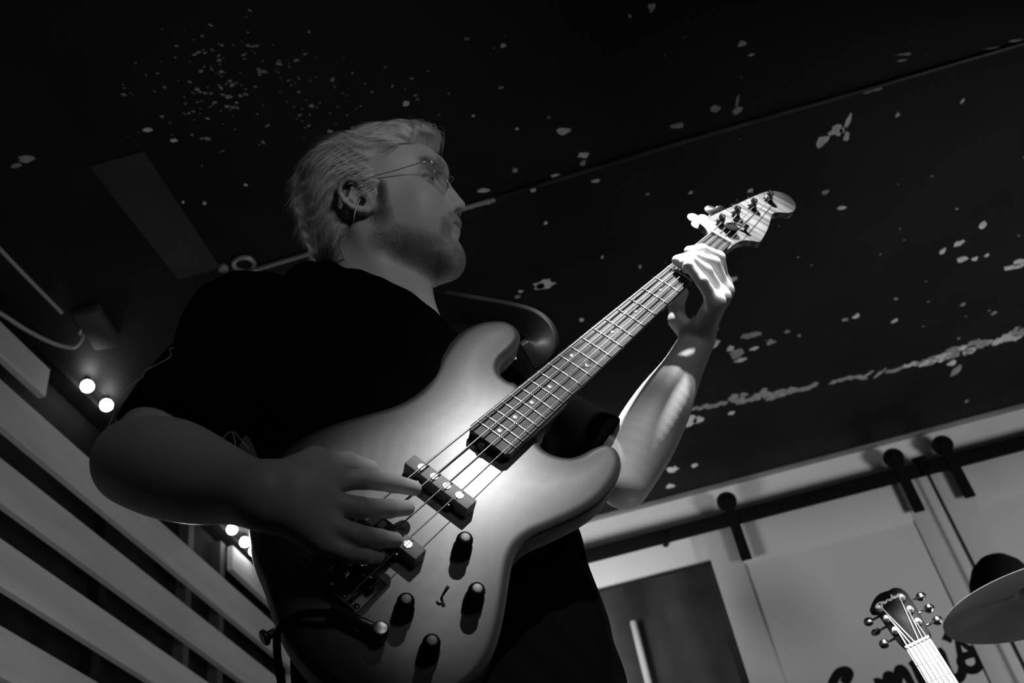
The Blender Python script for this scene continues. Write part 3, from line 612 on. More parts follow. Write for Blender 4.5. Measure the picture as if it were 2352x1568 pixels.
# right angle plug and cable
pl = empty('jack_cable'); tag(pl, 'black right angle jack plug and cable in the lower corner of the bass body', 'cable')
m_plugcap = mat('plug_cap_satin', 0.6, 0.35, 1.0)
pc = BW(0.8985, -0.0765, 0)
lathe('plug_head', BW(0.8985, -0.0765, BT + 0.003), Aw, [(0, 0.0075), (0.001, 0.0085), (0.017, 0.0085), (0.018, 0.0075), (0.018, 0)], BLACK_METAL, pl, 28)
lathe('plug_cap', BW(0.8985, -0.0765, BT + 0.0208), Aw, [(0, 0.0066), (0.0006, 0.0066), (0.0008, 0.006), (0.0008, 0)], m_plugcap, pl, 28)
jd = nrm(BW(0.915, -0.015, BT + 0.012) - BW(0.8985, -0.0765, BT + 0.012)); j0 = BW(0.8985, -0.0765, BT + 0.0115)
lathe('plug_barrel', j0, jd, [(0.004, 0.0072), (0.022, 0.0072), (0.0225, 0.0062), (0.024, 0.0062), (0.0245, 0.0072), (0.052, 0.0070), (0.056, 0.0050), (0.056, 0)], mat('gloss_black_barrel', 0.03, 0.18, 0.0, 0.8), pl, 24)
def pbx(px, py, w):
    r = ray(px, py); t = ((T0 + Aw * w - CAM) @ Aw) / (r @ Aw); return CAM + r * t
kp = [j0 + jd * 0.05, pbx(770, 1408, 0.0), pbx(715, 1408, -0.002), pbx(668, 1420, -0.006), pbx(640, 1446, -0.02), pbx(636, 1480, -0.04), pbx(640, 1530, -0.05), pbx(652, 1600, -0.05), pbx(690, 1800, -0.05)]
tube('cable', smooth_path(kp, 8), 0.0042, mat('rubber_cable', 0.005, 0.8, spec=0.1), pl, 10)
# strap: from the horn button up over the shoulder, and from the end button down behind
stp = empty('guitar_strap'); tag(stp, 'wide black guitar strap looped round the upper horn of the bass', 'strap')
m_strap = mat('black_leather', 0.006, 0.5, spec=0.25)
# ================================================================== the man
def Pb(px, py, w):
    """room point seen at a pixel, on the plane w of the bass"""
    r = ray(px, py); t = ((T0 + Aw * w - CAM) @ Aw) / (r @ Aw); return CAM + r * t
# head frame: hr = his right, hf = forward, hu = up
HD = 1.50; HO = W(870, 530, HD); HS = HD / 1.45
_e = -ray(870, 530); _cr = R @ np.array([1, 0, 0.]); _cr = nrm(_cr - _e * (_cr @ _e)); _cu = np.cross(_e, _cr)
_a, _az, _el = math.radians(20), math.radians(10), math.radians(25)
_i = math.cos(_a) * _cr + math.sin(_a) * _cu; _j = -math.sin(_a) * _cr + math.cos(_a) * _cu
fe = math.cos(_el) * math.sin(_az); ue = -math.sin(_el); fi = math.sqrt(1 - fe * fe); ui = -ue * fe / fi; uj = math.sqrt(1 - ue * ue - ui * ui)
hf = fe * _e + fi * _i; hu = ue * _e + ui * _i + uj * _j; hr = np.cross(hf, hu); HM = np.stack([hr, hf, hu], 1)
def H(r, f, u): return HO + HM @ (np.array([r, f, u], float) * HS)
def hell(F_, c, r, k=0.01, op=1, both=False, yaw=0.0, pitch=0.0):
    for sg in ((1, -1) if both else (1,)):
        cc = np.array(c, float); cc[0] *= sg; M = np.array(Matrix.Rotation(yaw * sg, 3, 'Z') @ Matrix.Rotation(pitch, 3, 'X'))
        F_.ell(HO + HM @ (cc * HS), np.array(r) * HS, HM @ M, k * HS, op)
def hcone(F_, a, b, ra, rb, k=0.01, op=1, both=False):
    for sg in ((1, -1) if both else (1,)):
        A_, B_ = np.array(a, float), np.array(b, float); A_[0] *= sg; B_[0] *= sg
        F_.cone(HO + HM @ (A_ * HS), HO + HM @ (B_ * HS), ra * HS, rb * HS, k * HS, op)
# joints
def limb(F_, pts, rad, k=0.002, n=5):
    P = smooth_path([np.append(p, r) for p, r in zip(pts, rad)], n)
    for a, b in zip(P[:-1], P[1:]): F_.cone(a[:3], b[:3], a[3], b[3], k)
RS = W(572, 768, 1.33); LS = np.array([-0.165, 1.155, 0.865 + CZ]); NB = (RS + LS) / 2 + np.array([0.01, 0.0, 0.035])
RE = W(326, 1062, 1.165); RW = W(600, 1138, 1.00)
LE = W(1438, 1098, 1.43); LW = Pb(1601, 782, -0.085)
PC = np.array([-0.26, 1.18, 0.20 + CZ]); CH = np.array([-0.275, 1.13, 0.72 + CZ])
S_lo = nrm([0.86, 0.5, 0]); S_hi = nrm(LS - RS)
# ---- skin
sk = Field()
# trunk, hidden by the shirt
for a in (-1, 1):
    sk.cone(PC + S_lo * 0.075 * a, CH + S_lo * 0.08 * a, 0.095, 0.095, 0.04)
sk.cone(CH, (RS + LS) / 2, 0.10, 0.085, 0.05); sk.cone(RS, NB, 0.045, 0.055, 0.04); sk.cone(LS, NB, 0.045, 0.055, 0.04)
sk.cone(CH + S_hi * -0.08, RS, 0.08, 0.05, 0.04); sk.cone(CH + S_hi * 0.08, LS, 0.08, 0.05, 0.04)
# neck
sk.cone(NB + np.array([0, 0, -0.02]), H(0, -0.022, -0.015), 0.064, 0.058, 0.03)
sk.cone(NB + (H(0, 0.06, 0) - H(0, 0, 0)) * 0.55 + np.array([0, 0, -0.01]), H(0, 0.022, -0.075), 0.040, 0.036, 0.03)
sk.cone(NB + (H(0.03, 0.05, 0) - H(0, 0, 0)), H(0.058, -0.012, -0.022), 0.016, 0.014, 0.022)
# skull and face
hell(sk, (0, -0.004, 0.058), (0.078, 0.096, 0.082), 0.02)
hell(sk, (0, 0.043, 0.062), (0.066, 0.074, 0.062), 0.02)
hell(sk, (0, 0.048, -0.002), (0.063, 0.060, 0.078), 0.02)
hell(sk, (0.024, 0.103, 0.0605), (0.026, 0.0155, 0.0095), 0.016, both=True)
hell(sk, (0, 0.106, 0.060), (0.018, 0.012, 0.012), 0.014)
hell(sk, (0.043, 0.072, -0.002), (0.025, 0.029, 0.024), 0.02, both=True)
hell(sk, (0, 0.083, -0.028), (0.036, 0.031, 0.028), 0.018)
hcone(sk, (0.052, 0.016, -0.046), (0.016, 0.080, -0.080), 0.021, 0.021, 0.024, both=True)
hell(sk, (0, 0.081, -0.073), (0.027, 0.0225, 0.020), 0.016)
hell(sk, (0, 0.040, -0.072), (0.044, 0.052, 0.028), 0.02)
hell(sk, (0.058, 0.02, -0.01), (0.016, 0.03, 0.045), 0.02, both=True)
hell(sk, (0.036, 0.1085, 0.0335), (0.0215, 0.0195, 0.0120), 0.009, op=-1, both=True, yaw=-0.35)
hell(sk, (0.046, 0.060, -0.028), (0.022, 0.030, 0.030), 0.02, both=True)
# nose
hcone(sk, (0, 0.1055, 0.047), (0, 0.1165, 0.004), 0.0072, 0.0098, 0.010)
hell(sk, (0, 0.1190, -0.0060), (0.0105, 0.0112, 0.0090), 0.006)
hell(sk, (0.0125, 0.1085, -0.0105), (0.0072, 0.0120, 0.0080), 0.004, both=True)
hell(sk, (0.0085, 0.1135, -0.0175), (0.0042, 0.0082, 0.0052), 0.002, op=-1, both=True, yaw=0.3)
# mouth, slightly open
hell(sk, (0, 0.1035, -0.0285), (0.023, 0.0125, 0.0062), 0.006)
hell(sk, (0, 0.0955, -0.0435), (0.019, 0.0115, 0.0065), 0.006)
hell(sk, (0, 0.1050, -0.0358), (0.0195, 0.0150, 0.0021), 0.003, op=-1)
hcone(sk, (0.0, 0.1155, -0.0355), (0.025, 0.0955, -0.0372), 0.0016, 0.0014, 0.003, op=-1, both=True)
# eyes and lids
hell(sk, (0.032, 0.0885, 0.0325), (0.0122, 0.0122, 0.0122), 0.001, both=True)
hell(sk, (0.0325, 0.0885, 0.0380), (0.0150, 0.0136, 0.0080), 0.002, both=True, pitch=-0.30)
hell(sk, (0.0325, 0.0875, 0.0240), (0.0145, 0.0125, 0.0052), 0.004, both=True, pitch=0.3)
# ears
def ear(sg):
    E = lambda r, f, u: np.array([sg * r, f, u])
    hell(sk, (sg * 0.0735, 0.002, 0.018), (0.0070, 0.0185, 0.0250), 0.004, pitch=0.35)
    path = [(0.079, 0.0085, 0.030), (0.083, 0.006, 0.0405), (0.0855, -0.005, 0.0480), (0.087, -0.0165, 0.0440), (0.0875, -0.0215, 0.0325), (0.086, -0.0185, 0.0185), (0.083, -0.012, 0.0080), (0.080, -0.003, 0.0000), (0.0785, 0.006, -0.0040), (0.0775, 0.0130, -0.0035)]
    rad = [0.0030, 0.0034, 0.0036, 0.0036, 0.0036, 0.0034, 0.0036, 0.0044, 0.0052, 0.0048]
    for q in range(len(path) - 1):
        a, b = path[q], path[q + 1]; hcone(sk, E(*a), E(*b), rad[q], rad[q + 1], 0.003)
    hcone(sk, E(0.081, -0.004, 0.036), E(0.0825, -0.011, 0.022), 0.0028, 0.0032, 0.003); hcone(sk, E(0.0825, -0.011, 0.022), E(0.080, -0.001, 0.0085), 0.0032, 0.003, 0.003)
    hell(sk, (sg * 0.0775, 0.0135, 0.0150), (0.0040, 0.0045, 0.0060), 0.003)
    hell(sk, (sg * 0.0845, 0.0030, 0.0165), (0.0085, 0.0085, 0.0075), 0.003, op=-1)
ear(1); ear(-1)
# arms
sk.cone(RS, RE, 0.050, 0.047, 0.03); sk.cone(LS, LE, 0.048, 0.036, 0.008)
fa = RE + (RW - RE) * 0.24 + _cu * 0.002
limb(sk, [RE + (RE - RW) * 0.04, fa, RE + (RW - RE) * 0.52, RE + (RW - RE) * 0.8, RW], [0.049, 0.053, 0.046, 0.035, 0.0325])
lx = nrm(np.cross(LW - LE, ray(1500, 950))); lq = lambda t, s=0.0: LE + (LW - LE) * t + lx * s
limb(sk, [lq(-0.03), lq(0.22, 0.003), lq(0.48, 0.002), lq(0.76), LW], [0.037, 0.0465, 0.0435, 0.0315, 0.0262])
# tendon ridges at the left wrist
sk.cone(LE + (LW - LE) * 0.55 - lx * 0.014 - ray(1560, 820) * 0.014, LW - lx * 0.006 - ray(1600, 780) * 0.018, 0.013, 0.0075, 0.012)
# ---- right hand, plucking
def hand(wrist, chains, mk=0.010, palm_r=(0.016, 0.0135)):
    for (pts, rad) in chains:
        for q in range(len(pts) - 1): sk.cone(pts[q], pts[q + 1], rad[q], rad[q + 1], 0.0035 if q else 0.006)
RHf = [([Pb(752,1104,.053), Pb(838,1100,.052), Pb(905,1110,.033), Pb(951,1121,.0165)], [.0125,.0108,.0100,.0086]),
       ([Pb(742,1150,.057), Pb(828,1166,.056), Pb(893,1168,.036), Pb(935,1166,.0165)], [.0125,.0110,.0100,.0086]),
       ([Pb(736,1196,.053), Pb(815,1226,.052), Pb(872,1236,.032), Pb(908,1240,.0155)], [.0120,.0104,.0094,.0082]),
       ([Pb(734,1238,.045), Pb(797,1268,.041), Pb(836,1276,.028), Pb(868,1277,.0145)], [.0112,.0092,.0084,.0074])]
hand(RW, RHf)
for (pts, rad), (ox, oy) in zip(RHf, ((0, -22), (0, -6), (0, 10), (0, 26))):
    st_ = W(618, 1138 + oy, 0.995); sk.cone(st_, pts[0], 0.019, rad[0] + 0.0015, 0.014)
th = [W(628, 1108, 1.0), Pb(722,1062,.050), Pb(795,1066,.034), Pb(848,1080,.020)]
for q, (a, b) in enumerate(((0.019, 0.0165), (0.0150, 0.0135), (0.0135, 0.0115))): sk.cone(th[q], th[q + 1], a, b, 0.010 if q == 0 else 0.005)
sk.cone(th[1], RHf[0][0][0], 0.009, 0.009, 0.016)
# ---- left hand, fretting
LHf = [([Pb(1659,654,-.052), Pb(1650,592,-.004), Pb(1612,574,.0155), Pb(1583,577,.0125)], [.0120,.0106,.0094,.0084]),
       ([Pb(1663,668,-.034), Pb(1638,604,.006), Pb(1592,590,.0225), Pb(1556,598,.0135)], [.0125,.0110,.0098,.0086]),
       ([Pb(1656,682,-.018), Pb(1620,622,.016), Pb(1588,600,.027), Pb(1566,606,.013)], [.0120,.0104,.0094,.0082]),
       ([Pb(1643,694,-.004), Pb(1612,646,.021), Pb(1583,610,.030), Pb(1577,618,.013)], [.0112,.0092,.0086,.0074])]
hand(LW, LHf)
for q, (pts, rad) in enumerate(LHf):
    st_ = LW + lx * 0.000 + (pts[0] - LW) * 0.12; sk.cone(st_, pts[0], 0.018, rad[0] + 0.002, 0.012)
sk.cone(LHf[0][0][0], LHf[3][0][0], 0.011, 0.010, 0.012)
tl = [LW + (Pb(1575,760,-.088) - LW) * 0.8, Pb(1556,735,-.078), Pb(1553,700,-.064), Pb(1566,672,-.040)]
for q, (a, b) in enumerate(((0.016, 0.0150), (0.0130, 0.0125), (0.0120, 0.0105))): sk.cone(tl[q], tl[q + 1], a, b, 0.009 if q == 0 else 0.004)
def lim(P, pad): return np.min(P, 0) - pad, np.max(P, 0) + pad
allp = np.array([RS, LS, RE, RW, LE, LW, PC, H(0, -.11, .16), H(0, .13, .16), H(-.1, 0, .15), H(0.1, 0, .15), H(0, 0, -.11)] + [p for c in RHf + LHf for p in c[0]])
lo_, hi_ = lim(allp, 0.12)
Vs, Qs = surface_nets(sk, lo_, hi_, 0.0021, 20)
Vs = relax(Vs, Qs, 2, 0.45)
hl = ((Vs - HO) @ HM) / HS                      # head coordinates of every vertex
m_skin = attr_color(mat('skin', 0.45, 0.48, spec=0.4), 'tone', 0.10, 700)
n_, l_, b_ = nodes(m_skin); b_.inputs['Subsurface Weight'].default_value = 0.12; b_.inputs['Subsurface Scale'].default_value = 0.006; b_.inputs['Subsurface Radius'].default_value = (1, 1, 1)
tc = n_.new('ShaderNodeTexCoord'); tn = n_.new('ShaderNodeTexNoise'); tn.inputs['Scale'].default_value = 420; bp = n_.new('ShaderNodeBump'); bp.inputs['Strength'].default_value = 0.25; bp.inputs['Distance'].default_value = 0.0006
l_.new(tc.outputs['Object'], tn.inputs['Vector']); l_.new(tn.outputs[0], bp.inputs['Height']); l_.new(bp.outputs[0], b_.inputs['Normal'])
tone = np.full(len(Vs), 0.50); headish = (np.abs(hl[:, 0]) < 0.1) & (hl[:, 1] > -0.12) & (hl[:, 1] < 0.15) & (hl[:, 2] > -0.14) & (hl[:, 2] < 0.18)
def gauss(c, s, mirror=True):
    X = hl.copy()
    if mirror: X[:, 0] = np.abs(X[:, 0])
    return np.exp(-(((X - np.array(c)) / np.array(s)) ** 2).sum(1))
def seg_mask(a, b, r):
    X = hl.copy(); X[:, 0] = np.abs(X[:, 0]); a = np.array(a); b = np.array(b); ba = b - a; t = np.clip(((X - a) @ ba) / (ba @ ba), 0, 1); d = np.linalg.norm(X - a - t[:, None] * ba, axis=1); return np.clip(1.6 - 1.6 * d / r, 0, 1)
beard = np.maximum.reduce([seg_mask((0.070, 0.030, 0.028), (0.064, 0.024, -0.04), 0.014), seg_mask((0.066, 0.022, -0.01), (0.058, 0.020, -0.045), 0.022), seg_mask((0.056, 0.020, -0.050), (0.026, 0.070, -0.078), 0.036), 0.5 * seg_mask((0.020, 0.09, -0.08), (0.0, 0.10, -0.085), 0.030), 0.55 * seg_mask((0.0, 0.112, -0.022), (0.022, 0.104, -0.026), 0.010), 0.4 * seg_mask((0.03, 0.095, -0.04), (0.03, 0.09, -0.07), 0.018)])
tone = np.where(headish, tone * (1 - 0.86 * beard ** 0.8), tone)
tone = np.where(headish, tone * (1 - 0.35 * np.maximum(gauss((0.0, 0.112, -0.030), (0.019, 0.012, 0.0035)), gauss((0.0, 0.106, -0.042), (0.016, 0.012, 0.004)))), tone)
brow = np.maximum.reduce([seg_mask((0.014, 0.118, 0.052), (0.032, 0.113, 0.058), 0.007), seg_mask((0.032, 0.113, 0.058), (0.050, 0.098, 0.053), 0.006)])
tone = np.where(headish, tone * (1 - 0.25 * brow), tone)
scalp = headish & (hl[:, 2] > 0.075 - 0.3 * (hl[:, 1] - 0.0)) & (hl[:, 1] < 0.10)
tone = np.where(headish & (hl[:, 2] > 0.03) & (hl[:, 1] < 0.02), tone * 0.55, tone)
eyed = np.linalg.norm(np.abs(hl) * [1, 1, 1] - np.array([0.032, 0.0885, 0.0325]), axis=1)
gaze = nrm([0.0, 0.93, -0.25])
ec = np.stack([np.sign(hl[:, 0]) * 0.032, np.full(len(hl), 0.0885), np.full(len(hl), 0.0325)], 1); dr = hl - ec; dn = dr / (np.linalg.norm(dr, axis=1)[:, None] + 1e-9)
onball = headish & (np.abs(np.linalg.norm(dr, axis=1) - 0.0122) < 0.0010) & (hl[:, 1] > 0.0885)
tone = np.where(onball, 0.55, tone); tone = np.where(onball & (dn @ gaze > 0.87), 0.12, tone); tone = np.where(onball & (dn @ gaze > 0.965), 0.01, tone)
tone = np.where(headish, tone * (1 - 0.4 * gauss((0.036, 0.096, 0.034), (0.020, 0.02, 0.013))), tone)  # shade of the eye sockets painted into the skin tone
lash = np.maximum(seg_mask((0.046, 0.0855, 0.0335), (0.036, 0.0975, 0.0350), 0.0024), seg_mask((0.036, 0.0975, 0.0350), (0.022, 0.0985, 0.0335), 0.0024))
tone = np.where(headish, tone * (1 - 0.8 * lash), tone)
tone = np.where(headish & (gauss((0.009, 0.112, -0.015), (0.004, 0.006, 0.004)) > .5), tone * .6, tone)
man = np_mesh('person', Vs, Qs, m_skin)
add_color(man, 'tone', np.clip(tone, 0.005, 1))
tag(man, 'man with short fair hair in a black T-shirt playing the bass, head in profile', 'person')
# ---- nails
m_nail = mat('fingernail', 0.6, 0.28)
# ---- T-shirt
sh = Field(); up = np.array([0, 0, 1.])
for a in (-1, 1):
    sh.cone(PC + S_lo * (0.085 + 0.006 * a) * a + np.array([0, 0, -0.02]), CH + S_lo * 0.085 * a, 0.122, 0.108, 0.05)
sh.cone(CH, (RS + LS) / 2 - up * 0.02, 0.115, 0.10, 0.06)
sh.cone(RS - up * 0.005, NB - up * 0.012, 0.070, 0.070, 0.05); sh.cone(LS - up * 0.005 + Aw * -0.015, NB - up * 0.02, 0.058, 0.066, 0.04)
sh.cone(CH + S_hi * -0.09, RS, 0.10, 0.068, 0.05); sh.cone(CH + S_hi * 0.07, LS + Aw * -0.02, 0.092, 0.056, 0.04)
cpt = [W(700, 655, 1.49), W(755, 664, 1.44), W(811, 678, 1.395), W(856, 696, 1.375), W(906, 722, 1.36), W(958, 770, 1.36)]
for q in range(5): sh.cone(cpt[q], cpt[q + 1], 0.034, 0.034, 0.012)
re = RS + (RE - RS) * 0.86 + _cr * 0.012; sh.cone(RS, re, 0.064, 0.068, 0.04)
sh.cone(W(600, 738, 1.37), W(740, 700, 1.45), 0.046, 0.050, 0.03)
le = LS + (LE - LS) * 0.78; sh.cone(LS + Aw * -0.015, le, 0.058, 0.066, 0.03)
def shirt_sdf(P, c=None, rad=None):
    D = sh(P, c, rad)
    # soft folds
    D = D + 0.0022 * np.sin(P[:, 2] * 55 + 9 * np.sin(P[:, 0] * 11 + 1.3)) * np.sin(P[:, 0] * 34 + P[:, 1] * 27 + 4 * np.sin(P[:, 2] * 13)) 
    # sleeve ends and neck opening
    ax = nrm(RE - RS); cut = (P - re) @ ax; near = np.linalg.norm(P - re, axis=1) < 0.16
    D = np.where(near, np.maximum(D, cut), D)
    ax2 = nrm(LE - LS); cut2 = (P - le) @ ax2; near2 = np.linalg.norm(P - le, axis=1) < 0.13
    D = np.where(near2, np.maximum(D, cut2), D)
    return D
slo, shi = lim(np.array([RS, LS, re, le, PC, NB]), 0.22)
Vt, Qt = surface_nets(shirt_sdf, slo, shi, 0.005, 16)
Vt = relax(Vt, Qt, 2, 0.4)
m_shirt = mat('black_cotton', 0.0025, 0.95, spec=0.0)
shirt = np_mesh('t_shirt', Vt, Qt, m_shirt, man); shirt['label'] = 'plain black T-shirt'
# ---- trousers (below the shirt, mostly out of frame)
tr = Field(); hipR, hipL = PC + S_lo * -0.09 - up * 0.08, PC + S_lo * 0.09 - up * 0.08
for a, hp in ((-1, hipR), (1, hipL)):
    kn = hp + np.array([0.03 * a, -0.03, -0.36]); an = np.array([hp[0] + 0.05 * a, hp[1] + 0.03, 0.09])
    kn[2] = (hp[2] + an[2]) / 2; tr.cone(hp, kn, 0.095, 0.070, 0.03); tr.cone(kn, an, 0.070, 0.055, 0.03)
tr.cone(hipR, hipL, 0.10, 0.10, 0.03)
tlo, thi = np.array([PC[0] - .35, PC[1] - .3, 0.03]), np.array([PC[0] + .35, PC[1] + .3, PC[2] + 0.1])
Vp_, Qp_ = surface_nets(tr, tlo, thi, 0.011, 14)
np_mesh('trousers', Vp_, Qp_, mat('black_denim', 0.002, 0.95, spec=0.0), man)
for a, hp in ((-1, hipR), (1, hipL)):
    fo = np.array([hp[0] + 0.05 * a, hp[1] + 0.03, 0.0]); s_f = Field(); s_f.cone(fo + [0, 0.04, 0.045], fo + [0.02 * a, -0.13, 0.035], 0.045, 0.036, 0.02).cone(fo + [0, 0.02, 0.05], fo + [0, 0.02, 0.12], 0.045, 0.05, 0.02)
    Vf, Qf = surface_nets(lambda P, c=None, rad=None: np.maximum(s_f(P, c, rad), 0.002 - P[:, 2]), fo - [.12, .24, .02], fo + [.12, .16, .2], 0.008, 12)
    np_mesh('shoe', Vf, Qf, mat('black_leather_shoe', 0.01, 0.4), man)
# ---- hair
hc = Field()
def hhell(c, r, k=0.02, pitch=0.0): hell(hc, c, r, k, pitch=pitch)
hhell((0, -0.012, 0.082), (0.080, 0.090, 0.072)); hhell((0, 0.040, 0.098), (0.070, 0.075, 0.053)); hhell((0, 0.085, 0.112), (0.045, 0.034, 0.022), 0.02)
hhell((0, -0.030, 0.035), (0.076, 0.074, 0.075)); hhell((0, -0.052, -0.005), (0.056, 0.047, 0.050))
hell(hc, (0.066, 0.012, 0.045), (0.014, 0.022, 0.045), 0.01, both=True)
HA = nrm([0, 1, 0])
def hair_sdf(P, c=None, rad=None):
    D = hc(P, c, rad); X = ((P - HO) @ HM) / HS; r, f, u = X[:, 0], X[:, 1], X[:, 2]; a = np.abs(r)
    g = 0.0012 * np.sin(u * 330 + f * 190 + 6 * np.sin(f * 60)) + 0.0018 * np.sin(u * 120 + f * 70 + 3 * np.sin(r * 50)) * np.sin(f * 55 + 1)
    D = D + g * HS
    # forehead and face left free: hairline surface
    front = np.where(u > 0.086, 1.0, 0.072 - (0.086 - u) * 0.62)               # f limit of the hair
    front = np.where((u > 0.086) & (u <= 0.102), 0.108 + (u - 0.086) * 0.6 - a * 0.4, front)
    D = np.maximum(D, (f - front) * HS)
    D = np.maximum(D, (-0.052 - 0.45 * (f + 0.06) - u) * HS * 0.9)            # nape line
    # free the ear
    e = np.sqrt(((f - 0.000) / 0.0275) ** 2 + ((u - 0.016) / 0.034) ** 2 + ((a - 0.088) / 0.022) ** 2) - 1
    D = np.maximum(D, -e * 0.02)
    e2 = np.sqrt(((f - 0.020) / 0.035) ** 2 + ((u + 0.035) / 0.045) ** 2 + ((a - 0.080) / 0.06) ** 2) - 1
    return np.maximum(D, -e2 * 0.03)
hp_ = np.array([H(x, y, z) for x in (-.1, .1) for y in (-.13, .14) for z in (-.09, .17)]); Vh, Qh = surface_nets(hair_sdf, hp_.min(0), hp_.max(0), 0.0022, 18)
m_hair = noisy(mat('fair_hair', 0.3, 0.45, spec=0.5), 0.38, 0.62, (90, 90, 90), 5, 0.3, 0.7)
hair = np_mesh('hair', Vh, Qh, m_hair, man); hair['label'] = 'short fair hair swept back from the forehead'
# combed strands lying on the hair
nb = np.zeros_like(Vh); a_, b__, c_ = Vh[Qh[:, 0]], Vh[Qh[:, 1]], Vh[Qh[:, 2]]; fn = np.cross(b__ - a_, c_ - a_)
for k in range(4):
    for ax in range(3): nb[:, ax] += np.bincount(Qh[:, k], weights=fn[:, ax], minlength=len(Vh))
nb /= np.linalg.norm(nb, axis=1)[:, None] + 1e-12
hX = ((Vh - HO) @ HM) / HS
def flow(X):
    """combing direction in head axes"""
    r, f, u = X[:, 0], X[:, 1], X[:, 2]; t = np.clip((0.10 - f) / 0.2, 0, 1)
    d = np.stack([0.25 * np.sign(r) * (1 - t), -1.0 + 0.55 * t, 0.30 - 1.35 * t ** 1.2 - np.clip(0.06 - u, 0, 1) * 8], 1)
    fr = (f > 0.088) & (u > 0.085); d[fr] = np.stack([0.3 * np.sin(r[fr] * 90), 0.8 + 0 * r[fr], -0.35 + 0 * r[fr]], 1)
    return d
def ribbons(name, pts, nrmls, dirs, length, seg, width, lift, m, parent, jitter, curl=0.0):
    N = len(pts); Pn = pts.copy(); D = dirs + RNG.randn(N, 3) * jitter; L = length * (0.6 + 0.8 * RNG.rand(N)); V = []; base = nrmls
    for s in range(seg + 1):
        t = s / seg; D -= base * (D * base).sum(1)[:, None] * 0.9; D /= np.linalg.norm(D, axis=1)[:, None]
        w = np.cross(D, base); w /= np.linalg.norm(w, axis=1)[:, None] + 1e-9; ww = width * (1 - 0.8 * t ** 2)
        c = Pn + base * (lift * (0.25 + 0.9 * math.sin(math.pi * min(t * 0.8 + .1, 1))))
        V += [c - w * ww, c + w * ww]; Pn = Pn + D * (L / seg)[:, None] - base * (L / seg * 0.22)[:, None]
        D = D + RNG.randn(N, 3) * jitter * 0.25
    V = np.stack(V, 1).reshape(-1, 3); k = 2 * (seg + 1); b0 = np.arange(N)[:, None] * k
    Q = np.concatenate([b0 + np.array([[2 * s, 2 * s + 1, 2 * s + 3, 2 * s + 2]]) for s in range(seg)]); o = np_mesh(name, V, Q, m, parent); o['kind'] = 'stuff'; return o
sel = RNG.permutation(len(Vh)); sel = sel[(hX[sel][:, 2] > -0.06) & (hX[sel][:, 1] < 0.082) & ~((np.abs(hX[sel][:, 0]) > 0.055) & (np.abs(hX[sel][:, 1] + 0.004) < 0.029) & (np.abs(hX[sel][:, 2] - 0.012) < 0.042))]; sel = np.concatenate([sel, sel])[:21000]
m_str = mat('hair_strand', 0.78, 0.42, spec=0.5); m_str2 = mat('hair_strand_dark', 0.42, 0.45, spec=0.4)
for m_, sl in ((m_str, sel[:14000]), (m_str2, sel[14000:])):
    d = (HM @ flow(hX[sl]).T).T; d /= np.linalg.norm(d, axis=1)[:, None]
    ribbons('hair_strands', Vh[sl] + RNG.randn(len(sl), 3) * 0.0009, nb[sl], d, 0.030, 5, 0.00026, 0.0006, m_, man, 0.07)
# forelock curling over the forehead
fl = []
for k in range(420):
    r0 = RNG.uniform(-0.01, 0.050); f0 = 0.108 + RNG.randn() * 0.004 - abs(r0) ** 2 * 9; p = np.array([r0, f0, 0.119 + RNG.randn() * .004]); ph = RNG.randn() * .3
    P = [p, p + [0.002, 0.012, -0.004], p + [0.004, 0.016 - abs(r0) * .2, -0.014], p + [0.006 + ph * .004, 0.012 - abs(r0) * .2, -0.024], p + [0.005 + ph * .006, 0.008 - abs(r0) * .2, -0.029 - 0.006 * RNG.rand()]]
    fl.append([H(*q) for q in smooth_path(P, 3)])
V = []; Q = []
for P in fl:
    b0 = len(V)
    for q, x in enumerate(P):
        t = q / (len(P) - 1); V += [x - (hf * 0.6 + hr * 0.5) * 0.0005 * (1 - t * .8), x + (hf * 0.6 + hr * 0.5) * 0.0005 * (1 - t * .8)]
    Q += [(b0 + 2 * s, b0 + 2 * s + 1, b0 + 2 * s + 3, b0 + 2 * s + 2) for s in range(len(P) - 1)]
o = np_mesh('forelock', np.array(V), np.array(Q), m_str, man); o['kind'] = 'stuff'
# stubble and eyebrows
nv = np.zeros_like(Vs); fn = np.cross(Vs[Qs[:, 1]] - Vs[Qs[:, 0]], Vs[Qs[:, 2]] - Vs[Qs[:, 0]])
for k in range(4):
    for ax in range(3): nv[:, ax] += np.bincount(Qs[:, k], weights=fn[:, ax], minlength=len(Vs))
nv /= np.linalg.norm(nv, axis=1)[:, None] + 1e-12
m_brd = mat('stubble_hair', 0.06, 0.6, spec=0.2)
bs = np.where(headish & (RNG.rand(len(Vs)) < beard * 0.9) & (beard > 0.15))[0]; bs = np.concatenate([bs, bs])
dd = (HM @ np.array([0.0, 0.35, -0.9])); ribbons('stubble', Vs[bs] + RNG.randn(len(bs), 3) * 0.0008, nv[bs], np.tile(dd, (len(bs), 1)) + nv[bs] * 0.8, 0.0034, 2, 0.00010, 0.0006, m_brd, man, 0.35)
es = np.where(headish & (brow > 0.35))[0]; es = np.concatenate([es] * 2)
dd = np.stack([np.sign(hl[es, 0]) * 0.8, -0.35 + 0 * es, 0.25 + 0 * es], 1) @ HM.T; ribbons('eyebrows', Vs[es] + RNG.randn(len(es), 3) * 0.0008, nv[es], dd, 0.0065, 3, 0.00018, 0.0008, m_str2, man, 0.15)
